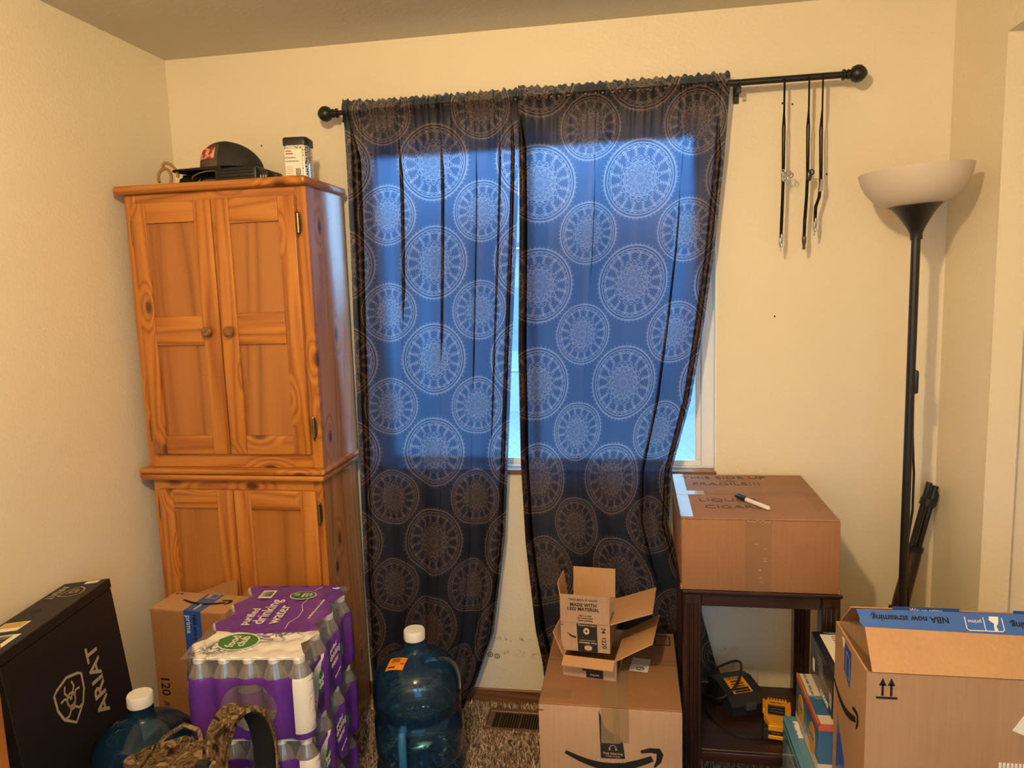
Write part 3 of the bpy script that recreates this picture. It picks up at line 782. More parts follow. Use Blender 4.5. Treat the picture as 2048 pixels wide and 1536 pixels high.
# ---------------------------------------------------------------- cord ties hanging on the rod
def bolo(x, zc, xt, zt, label, kind):
    t = thing('bolo_tie', label, 'bolo tie', (x, -.085, 2.188), group='bolo ties on the curtain rod')
    y = -.085; zr = 2.188; cm = M['black_cloth']; W = dict(world=True)
    top = [(x+.001, y+.0135*math.cos(a), zr+.0135*math.sin(a)) for a in [PI*k/8 for k in range(9)]]
    sp = .0032
    A = [(x-sp*.2+sp*.3, y-.013, zr-.02)]
    def strand(s, ys):
        p = [(x+s*sp, ys, zr), (x+s*sp, ys, zr-.1), (x+s*sp*.8+(.2*(xt-x)), y-.003*s, (zr+zc)/2), (x+s*sp*.6, y-.002*s, zc)]
        q = [(x+s*sp*.6+.3*(xt-x), y-.002*s, zc-(zc-zt)*.35), (xt+s*sp*.7, y-.002*s, zt+.05), (xt+s*sp*.7-.001, y, zt+(.012 if s > 0 and kind != 1 else 0))]
        return p+q
    obj('cord', [g_tube(top[:1]+top, .0029, 7)], cm, t, smooth=True, **W)
    for s, ys in ((-1, y-.0135), (1, y+.0135)):
        P = strand(s, ys); obj('cord', g_tube(P, .0026, 7), cm, t, smooth=True, **W)
        e = P[-1]
        obj('metal_tip', g_lathe([(.0035, e[2]+.004), (.0048, e[2]), (.0046, e[2]-.014), (.0028, e[2]-.022), (.0022, e[2]-.030), (.0035, e[2]-.033), (.0030, e[2]-.037), (0, e[2]-.039)], (e[0], e[1]), 10), M['silver'] if kind != 1 else plain('dark_pewter', (.12, .09, .06), .4, metal=.8), t, smooth=True, **W)
    if kind == 0:
        g = []
        for cx, cz, r, a0, a1 in ((.012, .004, .009, -1.5, 3.2), (.020, -.002, .008, -2.2, 2.0), (.004, -.012, .008, 0, 5), (-.002, .010, .006, 0, 5)):
            g.append(g_tube([(x+cx+r*math.cos(a), y-.010, zc+cz+r*math.sin(a)) for a in [a0+(a1-a0)*k/10 for k in range(11)]], .002, 6))
        obj('clasp', g+[g_box(x-.008, x+.008, y-.009, y-.004, zc-.016, zc+.012, .002)], M['silver'], t, **W)
    elif kind == 1:
        obj('clasp', [g_lathe([(0, zc-.020), (.006, zc-.016), (.009, zc-.004), (.007, zc+.010), (0, zc+.016)], (x+.003, y-.006), 12), g_tube([(x+.010+.007*math.cos(a), y-.008, zc+.008+.008*math.sin(a)) for a in [2*PI*k/12 for k in range(12)]], .0025, 6, True)], plain('black_stone', (.02, .018, .016), .25, .6), t, smooth=True, **W)
    else:
        obj('clasp', g_slab([(x-.006, y-.008, zc-.028), (x+.005, y-.008, zc-.024), (x+.006, y-.008, zc+.004), (x-.002, y-.008, zc+.012)], -.004), M['silver'], t, **W)
bolo(2.155, 1.897, 2.152, 1.700, 'black bolo tie with curled silver horseshoe clasp on the rod', 0)
bolo(2.228, 1.893, 2.222, 1.702, 'black bolo tie with dark stone clasp and pewter tips', 1)
bolo(2.268, 1.868, 2.254, 1.745, 'shortest black bolo tie with a small bright silver clasp', 2)

# ---------------------------------------------------------------- floor lamp
def lamp():
    x, y = 2.487, -.27
    t = thing('floor_lamp', 'black floor lamp with a white bowl shade in the corner', 'floor lamp', (x, y, 0))
    bm_ = M['black_metal']; W = dict(world=True)
    obj('base', g_lathe([(0, 0), (.125, 0), (.128, .006), (.120, .018), (.04, .028), (.018, .045), (0, .045)], (x, y), 40), bm_, t, smooth=True, **W)
    for z0, z1 in ((.04, .62), (.62, 1.20), (1.20, 1.70)):
        obj('pole', g_tube([(x, y, z0), (x, y, z1)], .0122, 16), bm_, t, smooth=True, **W)
    tilt = Matrix.Translation((x, y, 1.69)) @ Matrix.Rotation(math.radians(-3), 4, 'Y') @ Matrix.Translation((-x, -y, -1.69))
    fun = [(.0, 1.672), (.016, 1.672), (.0165, 1.69), (.022, 1.702), (.033, 1.722), (.048, 1.745), (.062, 1.762), (.070, 1.768), (.0, 1.768)]
    obj('funnel', g_move(g_lathe(fun, (x, y), 32), tilt), bm_, t, smooth=True, **W)
    sh = [(.066, 1.768), (.090, 1.776), (.112, 1.792), (.130, 1.815), (.142, 1.842), (.147, 1.868), (.143, 1.868), (.138, 1.842), (.126, 1.817), (.109, 1.796), (.088, 1.781), (.0, 1.772)]
    m, tt, out = new_mat('white_acrylic'); p = principled(tt, None, (.80, .72, .63), .3, .5); tl = node(tt, 'ShaderNodeBsdfTranslucent'); tl.inputs[0].default_value = (.8, .74, .66, 1)
    tt.links.new(mixs(tt, .3, p.outputs[0], tl.outputs[0]), out.inputs[0])
    obj('shade', g_move(g_lathe(sh, (x, y), 48), tilt), m, t, smooth=True, **W)
    obj('switch', g_box(x+.006, x+.020, y-.012, y+.012, 1.225, 1.295, .006, 2), M['black_plastic'], t, smooth=True, **W)
    cp = [(x+.010, y+.004, 1.23), (x+.013, y+.006, 1.10), (x+.026, y+.02, .98), (x+.030, y+.03, .86), (x+.018, y+.03, .75), (x+.026, y+.04, .63), (x+.036, y+.04, .50), (x+.03, y+.05, .2), (x+.05, y+.09, .02), (x+.12, y+.16, .012)]
    q = []
    for i in range(len(cp)-1):
        for k in range(4): q.append(tuple(Vector(cp[i]).lerp(Vector(cp[i+1]), k/4)))
    obj('power_cord', g_tube(q+[cp[-1]], .0036, 7), M['black_plastic'], t, smooth=True, **W)
lamp()

# ---------------------------------------------------------------- long gun leaning in the corner
def rifle():
    A = Vector((2.641, -.055, .897)); B = Vector((2.420, -.120, .0)); ax = (B-A).normalized(); Ln = (B-A).length
    side = Vector((0, 1, 0)); side = (side-ax*side.dot(ax)).normalized(); up = side.cross(ax)   # up: towards +x, barrel above the tube
    if up.x > 0: up = -up
    t = thing('rifle', 'dark long gun with wooden stock leaning in the corner', 'rifle', (B.x, B.y, 0))
    def P(s, h=0): return tuple(A+ax*s+up*h)
    W = dict(world=True); bl = M['black_metal']; wd = wood('walnut', 2, (.055, .020, .010), (.030, .010, .006), 0, .4)
    obj('barrel', g_tube([P(0, .010), P(.52, .010)], .0095, 12), bl, t, smooth=True, **W)
    obj('magazine_tube', g_tube([P(.006, -.011), P(.45, -.011)], .0095, 12), bl, t, smooth=True, **W)
    obj('front_sight', g_slab([P(.012, -.018), P(.035, -.029), P(.07, -.029), P(.09, -.018)], .006), bl, t, **W)
    obj('barrel_band', g_tube([P(.052, 0), P(.075, 0)], .0235, 14), bl, t, smooth=True, **W)
    obj('barrel_band', g_tube([P(.215, -.002), P(.232, -.002)], .025, 14), bl, t, smooth=True, **W)
    obj('forend', g_tube([P(.225, -.003), P(.25, -.003), P(.40, -.004), P(.44, -.004)], [.020, .0235, .026, .023], 14), wd, t, smooth=True, **W)
    obj('receiver', g_slab([tuple(Vector(P(.43, .022))-side*.015), tuple(Vector(P(.43, -.028))-side*.015), tuple(Vector(P(.60, -.034))-side*.015), tuple(Vector(P(.64, .0))-side*.015), tuple(Vector(P(.60, .022))-side*.015)], .03 if True else 0), bl, t, **W)
    obj('trigger_guard', g_tube([P(.52, -.034), P(.53, -.055), P(.56, -.062), P(.60, -.055), P(.625, -.030)], .0035, 6), bl, t, smooth=True, **W)
    s0, s1 = .60, Ln-.006
    prof = [(s0, .012, -.020), (.66, .004, -.026), (.72, -.004, -.050), (.85, -.012, -.095), (s1, -.014, -.120)]
    gg = []
    v = []; f = []
    for s, a, b in prof:
        c = (a+b)/2; hh = abs(a-b)/2
        for k in range(12):
            an = 2*PI*k/12; v.append(tuple(Vector(P(s, c+hh*math.sin(an)))+side*.017*math.cos(an)))
    for i in range(len(prof)-1):
        for k in range(12): f.append((i*12+k, i*12+(k+1) % 12, (i+1)*12+(k+1) % 12, (i+1)*12+k))
    f.append(tuple(range(12))); f.append(tuple(48+k for k in range(12)))
    v = [(p[0], min(p[1], -.02), max(p[2], .002)) for p in v]
    obj('stock', (v, f), wd, t, smooth=True, **W)
rifle()

# ---------------------------------------------------------------- side table
TX0, TX1, TY0, TY1 = 1.818, 2.244, -.515, -.125
def table():
    t = thing('side_table', 'dark mahogany side table with lower shelf under a cardboard box', 'table', ((TX0+TX1)/2, (TY0+TY1)/2, 0))
    mv, mh = M['mahogany'], M['mahogany_h']; W = dict(world=True); L = .050
    for x in (TX0, TX1-L):
        for y in (TY0, TY1-L):
            g = [g_box(x, x+L, y, y+L, 0, .688, .003)]
            leg = obj('leg', g, mv, t, **W)
            for k in range(3):
                gx = x+.013+k*.012
                obj('reed', g_tube([(gx, y-.0005, .02), (gx, y-.0005, .66)], .0042, 6), mv, leg, smooth=True, **W)
    obj('top', g_box(TX0-.004, TX1+.004, TY0-.006, TY1, .688, .699, .003), mh, t, **W)
    for x0, x1, y0, y1 in ((TX0+L, TX1-L, TY0+.008, TY0+.028), (TX0+L, TX1-L, TY1-.028, TY1-.008)):
        obj('apron', g_box(x0, x1, y0, y1, .648, .688, .002), mh, t, **W)
    for x in (TX0+.01, TX1-.03): obj('apron', g_box(x, x+.02, TY0+L, TY1-L, .648, .688, .002), M['mahogany'], t, **W)
    obj('shelf', [g_box(TX0+.008, TX1-.008, TY0+.012, TY1-.005, .182, .202, .003)], mh, t, **W)
    obj('shelf_rail', g_box(TX0+L, TX1-L, TY0+.004, TY0+.018, .168, .200, .004, 2), mh, t, smooth=True, **W)
table()
SHZ = .202
def yellow(): return plain('safety_yellow', (.72, .32, .01), .45, .5, grain=.04)
M['yellow'] = yellow()
def charger():
    t = thing('battery_charger', 'black tool battery charger with yellow label on the table shelf', 'charger', (2.005, -.225, SHZ), math.radians(22))
    bp = M['black_plastic']
    prof = [(-.085, 0), (.075, 0), (.082, .02), (.075, .055), (.02, .068), (-.055, .052), (-.085, .030)]
    obj('housing', [g_slab([(-.062, y, z) for y, z in prof], .124)], bp, t)
    for s in (-.062, .062):
        for k in range(7): obj('cooling_fin', g_box(s-.0025, s+.0025, -.045+k*.013, -.039+k*.013, .012, .048), bp, t)
    sl = math.atan2(.016, .075)
    O = (0, -.016, .0612); U = (1, 0, 0); V = (0, math.cos(sl), math.sin(sl))
    lb = decal('warning_label', rect(-.036, .030, -.036, .036), O, U, V, M['yellow'], t, t=.0012)
    O2 = (O[0], O[1]-.0003, O[2]+.0012)
    text('lettering', 'DEWALT', .0135, (-.003, O[1]+.028*math.cos(sl), O[2]+.0014+.028*math.sin(sl)), U, V, M['ink'], lb, bold=.01)
    for k, (a, b, h) in enumerate(((-.022, .014, .006), (-.026, .02, .004), (-.026, .016, .004), (-.03, .024, .010), (-.03, .024, .008))):
        zc = .016-k*.0115
        decal('print_block', rect(a, b, zc-h/2, zc+h/2), O2, U, V, M['ink'], lb, t=.0004)
    obj('latch', g_box(-.018, .018, -.098, -.080, .018, .040, .004, 2), plain('grey_plastic', (.05, .05, .055), .4), t, smooth=True)
    cp = [(-.05, .07, .03), (-.09, .09, .03), (-.12, .05, .02), (-.09, -.06, .045), (-.02, -.04, .075), (.03, .02, .088), (.06, .075, .085), (.05, .10, .078), (.0, .085, .078), (-.05, .07, .075)]
    q = []
    for i in range(len(cp)-1):
        for k in range(5): q.append(tuple(Vector(cp[i]).lerp(Vector(cp[i+1]), k/5)))
    for _ in range(3): q = [q[0]]+[tuple((Vector(q[i-1])+Vector(q[i])*2+Vector(q[i+1]))/4) for i in range(1, len(q)-1)]+[q[-1]]
    obj('power_cord', g_tube(q, .0042, 7), bp, t, smooth=True)
    cp = [(-.05, .07, .02), (-.12, .02, .006), (-.135, -.10, .005), (-.10, -.19, .005), (-.02, -.215, .005), (.06, -.19, .005), (.075, -.12, .005)]
    q = []
    for i in range(len(cp)-1):
        for k in range(5): q.append(tuple(Vector(cp[i]).lerp(Vector(cp[i+1]), k/5)))
    for _ in range(4): q = [q[0]]+[tuple((Vector(q[i-1])+Vector(q[i])*2+Vector(q[i+1]))/4) for i in range(1, len(q)-1)]+[q[-1]]
    obj('thin_cord', g_tube(q, .0022, 6), bp, t, smooth=True)
charger()
def battery():
    t = thing('tool_battery', 'yellow and black power tool battery at the shelf front', 'battery', (2.105, -.372, SHZ), math.radians(-10))
    bp, ye = M['black_plastic'], M['yellow']
    obj('lower_case', g_box(-.040, .040, -.072, .060, 0, .040, .006, 2), bp, t, smooth=True)
    top = [(-.037, -.066), (-.037, .030), (-.030, .052), (.030, .052), (.037, .030), (.037, -.066)]
    obj('upper_case', [g_slab([(x, y, .040) for x, y in [(-.022, -.070), (.022, -.070), (.037, -.03), (.037, .035), (.030, .056), (-.030, .056), (-.037, .035), (-.037, -.03)]], .018)], ye, t)
    obj('black_pad', g_box(-.026, .024, -.028, .024, .057, .0615, .003, 2), bp, t, smooth=True)
    for k in range(3): obj('pad_rib', g_box(-.022, .020, -.018+k*.015, -.014+k*.015, .0605, .064, .001), bp, t)
    for k in range(7): obj('terminal_tooth', g_box(-.027+k*.0085, -.0215+k*.0085, .052, .066, .044, .060, .001), ye, t)
    obj('side_rail', g_box(.034, .041, -.01, .05, .046, .064, .002), ye, t); obj('side_rail', g_box(-.041, -.034, -.01, .05, .046, .064, .002), ye, t)
    obj('front_band', [g_box(-.024, .024, -.0765, -.060, .008, .020, .002), g_box(-.024, .024, -.0765, -.058, .034, .052, .002)], ye, t)
    decal('gauge_plate', rect(-.023, .023, .021, .033), (0, -.0725, 0), (1, 0, 0), (0, 0, 1), M['ink'], t, t=.001)
    text('lettering', 'XR 20V', .008, (0, -.0738, .027), (1, 0, 0), (0, 0, 1), plain('gold_print', (.5, .25, .05), .6), t)
    text('lettering', 'DEWALT', .010, (0, .040, .0585), (1, 0, 0), (0, 1, 0), M['ink'], t, bold=.01)
battery()

# ---------------------------------------------------------------- cardboard box on the table
def table_box():
    x0, x1, y0, y1, z0, z1 = 1.812, 2.238, -.517, -.028, .6995, .912
    t = thing('cardboard_box', 'taped brown carton with handwriting on the dark side table', 'box', ((x0+x1)/2, (y0+y1)/2, z0), group='cardboard boxes')
    W = dict(world=True); c = M['card_dark']
    obj('body', g_box(x0, x1, y0, y1, z0, z1-.004, .004, 2), c, t, smooth=True, **W)
    ym = (y0+y1)/2+.01
    top = cardboard('cardboard_lid', (.36, .19, .115))
    obj('lid_flap', g_box(x0+.001, x1-.001, y0+.001, ym-.001, z1-.004, z1, .0015), top, t, **W)
    obj('lid_flap', g_box(x0+.001, x1-.001, ym+.001, y1-.001, z1-.004, z1, .0015), top, t, **W)
    tp = M['clear_tape']
    obj('tape_strip', g_box(x0+.0, x1, ym-.024, ym+.024, z1+.0002, z1+.0006), tp, t, **W)
    obj('tape_strip', g_box(x1-.045, x1+.0008, y0, y1, z1+.0008, z1+.0012), tp, t, **W)
    shiny = m_tape('silver_tape', (.55, .55, .52), .75)
    obj('tape_strip', g_box(x0-.0008, x0+.034, y0+.01, y1, z1+.0008, z1+.0012), shiny, t, **W)
    obj('tape_strip', g_box(x0-.0008, x0+.085, ym-.022, ym+.022, z1+.0014, z1+.0018), shiny, t, **W)
    obj('tape_strip', g_box(x0-.0012, x0-.0006, y0+.01, y1, z1-.06, z1), shiny, t, **W)
    xc = 2.022
    obj('tape_strip', g_box(xc-.035, xc+.035, y0-.0010, y0-.0004, z0, z1-.002), tp, t, **W)
    obj('tape_strip', g_box(xc-.035, xc+.035, y0-.001, y0+.016, z1+.0002, z1+.0008), tp, t, **W)
    for x, z in ((x0, z0), (x1, z0)): obj('crushed_corner', g_box(x-.004, x+.004, y0-.004, y0+.02, z-.0, z+.014, .003), c, t, **W)
    sp_ = plain('tape_shine', (.75, .72, .66), .15, .8)  # pale slivers along the tape wrinkles, their sparkle put into the colour
    rr = random.Random(3)
    for k in range(14):
        xx = xc-.03+k*.0045; yy = y0-.0014; zz = z1-.004-rr.random()*.006
        obj('wrinkle_glint', g_slab([(xx, yy, zz), (xx+.0035, yy, zz), (xx+.0028, yy-.0012, zz+.002)], .0004), sp_, t, **W)
    for k in range(7):
        xx = xc-.03+rr.random()*.05; zz = z0+.02+rr.random()*.15; yy = y0-.0012
        obj('wrinkle_glint', g_slab([(xx, yy, zz), (xx+.009, yy, zz+.0015*rr.uniform(-1, 1)), (xx+.006, yy-.001, zz+.0016)], .0003), sp_, t, **W)
    ik = plain('marker_ink', (.10, .065, .05), .8)
    for s, y, x, sz in (('THIS SIDE UP', y1-.045, x0+.165, .046), ('FRAGILE!!!', y1-.125, x0+.165, .046), ('LIQUOR', ym-.075, x0+.150, .046), ('CIGARS', ym-.145, x0+.155, .046)):
        text('handwriting', s, sz, (x, y, z1+.0006), (1, 0.03, 0), (0, 1, 0), ik, t, world=True, xs=1.05, bold=-.012)
    for k in range(9): obj('perforation', g_box(x0+.15+k*.006, x0+.154+k*.006, y1-.092, y1-.088, z1, z1+.0006), M['ink'], t, **W)
table_box()
def marker():
    a, b = Vector((1.985, -.315, .9215)), Vector((2.068, -.455, .9215)); d = (b-a).normalized()
    t = thing('marker_pen', 'white marker pen with black cap lying on the taped carton', 'pen', (a.x, a.y, .914))
    P = lambda s: tuple(a+d*s)
    obj('cap', g_tube([P(0), P(.004), P(.03), P(.052)], [.003, .0055, .0072, .0072], 14), M['black_plastic'], t, smooth=True, world=True)
    obj('barrel', g_tube([P(.051), P(.125), P(.148), P(.152)], [.0065, .0066, .0062, .003], 14), M['white_plastic'], t, smooth=True, world=True)
    obj('clip', g_slab([P(.008), P(.045), tuple(a+d*.045+Vector((.003, .002, .008))), tuple(a+d*.008+Vector((.003, .002, .0075)))], .001), M['black_plastic'], t, world=True)
marker()
# ---------------------------------------------------------------- carton helpers
X_, Y_, Z_ = (1, 0, 0), (0, 1, 0), (0, 0, 1)
def open_carton(t, W, D, Hh, flaps, outer, inner, th=.004):
    hx, hy = W/2, D/2
    obj('wall', g_box(-hx, hx, -hy, -hy+th, 0, Hh), outer, t); obj('wall', g_box(-hx, hx, hy-th, hy, 0, Hh), outer, t)
    obj('wall', g_box(-hx, -hx+th, -hy+th, hy-th, 0, Hh), outer, t); obj('wall', g_box(hx-th, hx, -hy+th, hy-th, 0, Hh), outer, t)
    obj('base_panel', g_box(-hx+th, hx-th, -hy+th, hy-th, 0, th), outer, t)
    R = {}
    for side, (ln, ang, ins) in flaps.items():
        a = math.radians(ang); c, s = math.cos(a)*ln, math.sin(a)*ln; e = .001
        if side == 'front': q = [(-hx+ins, -hy, Hh+e), (hx-ins, -hy, Hh+e), (hx-ins, -hy+c, Hh+s), (-hx+ins, -hy+c, Hh+s)]
        if side == 'back': q = [(hx-ins, hy, Hh+e), (-hx+ins, hy, Hh+e), (-hx+ins, hy-c, Hh+s), (hx-ins, hy-c, Hh+s)]
        if side == 'left': q = [(-hx, hy-ins, Hh+e), (-hx, -hy+ins, Hh+e), (-hx+c, -hy+ins, Hh+s), (-hx+c, hy-ins, Hh+s)]
        if side == 'right': q = [(hx, -hy+ins, Hh+e), (hx, hy-ins, Hh+e), (hx-c, hy-ins, Hh+s), (hx-c, -hy+ins, Hh+s)]
        # corrugated edge: the flap is slightly warped by a mid crease
        R[side] = obj('flap', g_slab(q, .003), inner if ang < 89 or ang > 91 else outer, t)
    return R
def bars(t, n, O, U, V, w, h, mat, world=False, seed=1):
    r = random.Random(seed); x = -w/2
    g = []; m = frame(O, U, V)
    while x < w/2:
        b = r.choice((.5, .8, 1.3))*w/n*.6
        g.append(g_slab([m @ Vector((a_, b_, 0)) for a_, b_ in rect(x, min(w/2, x+b), -h/2, h/2)], .0005)); x += b+r.choice((.5, .9, 1.4))*w/n*.6
    return obj('barcode', g, mat, t, world=world)

# ---------------------------------------------------------------- large carton on the floor, centre
def big_carton():
    x0, x1, y0, y1, z1 = 1.405, 1.806, -.642, -.18, .40
    t = thing('cardboard_box', 'large brown carton with curved black arrow on the floor', 'box', ((x0+x1)/2, (y0+y1)/2, 0), group='cardboard boxes')
    W = dict(world=True)
    obj('body', g_box(x0, x1, y0, y1, 0, z1-.005, .004, 2), M['card_pale'], t, smooth=True, **W)
    ym = (y0+y1)/2+.03; xm = 1.612
    # top flaps: seam runs front to back, a second pair under it
    obj('lid_flap', g_box(x0+.001, x1-.001, y0+.003, ym-.001, z1-.005, z1, .0015), M['card_dark'], t, **W)
    obj('lid_flap', g_box(x0+.001, x1-.001, ym+.001, y1-.001, z1-.005, z1, .0015), M['card_dark'], t, **W)
    for a, b, zz in ((xm-.032, xm+.02, 2), (xm+.012, xm+.045, 1)):
        obj('tape_strip', g_box(a, b, y0-.0006, y1, z1+.0002*zz, z1+.0002*zz+.0003), M['tan_tape'], t, **W)
    obj('tape_strip', g_box(x0, x1, ym-.02, ym+.02, z1+.0008, z1+.001), M['clear_tape'], t, **W)
    obj('tape_strip', g_box(x0, x0+.09, y0+.03, y0+.08, z1+.0002, z1+.0005), M['clear_tape'], t, **W)
    O = (0, y0, 0)
    blk = plain('black_tape', (.02, .021, .021), .4)
    decal('black_tape', [(xm-.036, z1-.01), (xm-.032, .245), (xm+.036, .247), (xm+.030, z1-.10), (xm-.02, z1-.06)], O, X_, Z_, blk, t, True, .0006)
    obj('tape_strip', g_box(xm-.030, xm+.022, y0-.0022, y0-.0014, .292, z1-.002), M['tan_tape'], t, **W)
    obj('tape_strip', g_box(xm+.004, xm+.048, y0-.0018, y0-.001, .296, z1-.002), M['tan_tape'], t, **W)
    smile('curved_arrow', (1.612, y0, .252), X_, Z_, .265, M['ink'], t, True)
    wi = plain('tape_print', (.55, .42, .30), .6)
    text('lettering', 'free listening', .0105, (xm+.002, y0-.001, .262), X_, Z_, wi, t, True, lift=.0012)
    text('lettering', 'millions of songs', .006, (xm+.002, y0-.001, .2535), X_, Z_, wi, t, True, lift=.0012)
    text('lettering', 'video streaming', .0125, (xm-.002, y0-.0008, .238), (-1, 0, 0), (0, 0, -1), wi, t, True, lift=.0012)
    m = frame((xm+.002, y0-.0008, .278), X_, Z_)
    obj('headphone_mark', [g_strip2([(.009*math.cos(a), .009*math.sin(a)) for a in [-.3+k*(PI+.6)/10 for k in range(11)]], .0018, m, .0012), g_strip2([(-.009, -.007), (-.009, .002)], .004, m, .0012), g_strip2([(.009, -.007), (.009, .002)], .004, m, .0012)], wi, t, world=True)
    for x in (x0+.008,): obj('print_tick', g_box(x-.008, x+.006, y0-.001, y0, z1-.022, z1-.0195), M['ink'], t, **W)
    fr = frame((x1-.038, y1-.05, z1), X_, Y_)
    decal('print_frame', rect(-.026, .026, -.032, .032), (x1-.04, y1-.055, z1), X_, Y_, M['ink'], t, True, .0004)
    for k in range(4): decal('print_line', rect(-.022, .022, -.026+k*.0135, -.0185+k*.0135+.003), (x1-.04, y1-.055, z1+.0004), X_, Y_, M['card_dark'], t, True, .0004)
    decal('paper_tag', rect(-.028, .028, -.04, .04), (1.693, -.40, z1), (1, -.15, 0), Y_, M['white_paper'], t, True, .0005)
    m = frame((1.693, -.425, z1+.0006), X_, Y_)
    obj('round_mark', [g_strip2([(.011*math.cos(a), .009*math.sin(a)) for a in [2*PI*k/14 for k in range(15)]], .003, m), g_strip2([(-.009, -.007), (.009, .007)], .003, m)], M['ink'], t, world=True)
big_carton()

def small_cartons():
    bl = plain('charcoal_tape', (.016, .017, .018), .45)
    # lower one
    t = thing('cardboard_box', 'small open carton right on top of the large floor carton', 'box', (1.556, -.395, .4012), math.radians(-7.6), group='cardboard boxes')
    open_carton(t, .162, .205, .064, dict(front=(.040, 196, .004), left=(.075, 112, .004), right=(.125, 148, .004)), M['card_pale'], M['card_in'])
    O = (0, -.1025, 0)
    decal('black_tape', [(-.022, .058), (-.022, .022), (-.010, .022), (-.010, .002), (.042, .002), (.040, .062)], O, X_, Z_, bl, t)
    text('lettering', 'and free', .008, (.016, -.1028, .012), (-1, 0, 0), (0, 0, -1), M['white_ink'], t, lift=.0008)
    decal('worn_print', [(-.018, .054), (-.012, .042), (.002, .046), (.006, .036), (.018, .034), (.026, .046), (.022, .058), (.0, .060)], (0, -.1032, 0), X_, Z_, plain('worn_grey', (.28, .25, .22), .8), t)
    bars(t, 12, (.0812, -.055, .034), Y_, Z_, .05, .04, M['ink'])
    # upper one
    t = thing('cardboard_box', 'topmost small open carton stacked on another small carton', 'box', (1.538, -.362, .4672), math.radians(-5), group='cardboard boxes')
    F = open_carton(t, .150, .200, .090, dict(front=(.090, 90, 0), back=(.095, 97, .006), left=(.105, 98, .05), right=(.135, 159, .004)), M['card_pale'], M['card_in'])
    O = (0, -.1003, 0)
    decal('black_tape', [(-.026, .089), (-.022, .001), (.038, .001), (.036, .089)], O, X_, Z_, bl, t)
    wi = plain('cream_print', (.62, .44, .28), .6)
    O2 = -.1012
    text('lettering', 'video streaming', .0085, (.006, O2, .084), (-1, 0, 0), (0, 0, -1), wi, t)
    decal('play_disc', ellipse(.004, .066, .0092, .0105), (0, O2+.0006, 0), X_, Z_, wi, t); decal('play_arrow', [(-.001, .066), (.0065, .0605), (.0065, .0715)], (0, O2+.0001, 0), X_, Z_, bl, t)
    text('lettering', 'free delivery', .0105, (.008, O2, .029), (-1, 0, 0), (0, 0, -1), wi, t, bold=.01); text('lettering', 'fast, free & convenient', .005, (.008, O2, .037), (-1, 0, 0), (0, 0, -1), wi, t)
    decal('parcel_mark', [(-.002, .008), (.009, .004), (.020, .008), (.020, .018), (.009, .0215), (-.002, .018)], (0, O2+.0004, 0), X_, Z_, wi, t); decal('parcel_line', rect(.0085, .0095, .009, .021), (0, O2-.0002, 0), X_, Z_, bl, t)
    m = frame((-.040, O2, .048), X_, Z_); obj('curved_arrow', g_strip2([(-.014, .010), (-.004, .001), (.012, -.004)], [.001, .005, .006], m), M['ink'], t)
    text('handwriting', '74  1220', .019, (.056, O2+.0006, .048), (.06, 0, -1), X_, M['ink'], t, bold=.005)
    obj('print_tick', g_box(-.075, -.066, -.1012, -.1002, .081, .0825), M['ink'], t)
    yf = -.1035
    for s, sz, z, b in (('THIS BOX IS NOW', .0105, .165, -.005), ('MADE WITH', .0145, .1495, .02), ('LESS MATERIAL', .0145, .136, .02)):
        text('lettering', s, sz, (-.004, yf, z), X_, Z_, M['ink'], F['front'], bold=b)
    for k, s in enumerate(('Sign in to verify', 'less material means', 'amazon packaging')): text('lettering', s, .006, (.002, yf, .116-k*.0075), X_, Z_, M['ink'], F['front'], align='LEFT' if False else 'CENTER', bold=.01)
    bars(t, 16, (.0752, -.070, .045), (0, 0, 1), (0, 1, 0), .078, .024, M['ink'], seed=3)
    m = frame((.0752, -.042, .068), Y_, Z_); obj('print_mark', [g_strip2([(-.010, -.002), (.008, -.002)], .002, m), g_strip2([(-.006, .012), (-.006, .0)], .002, m), g_strip2([(.003, .012), (.003, .0)], .002, m)], M['ink'], t)
small_cartons()

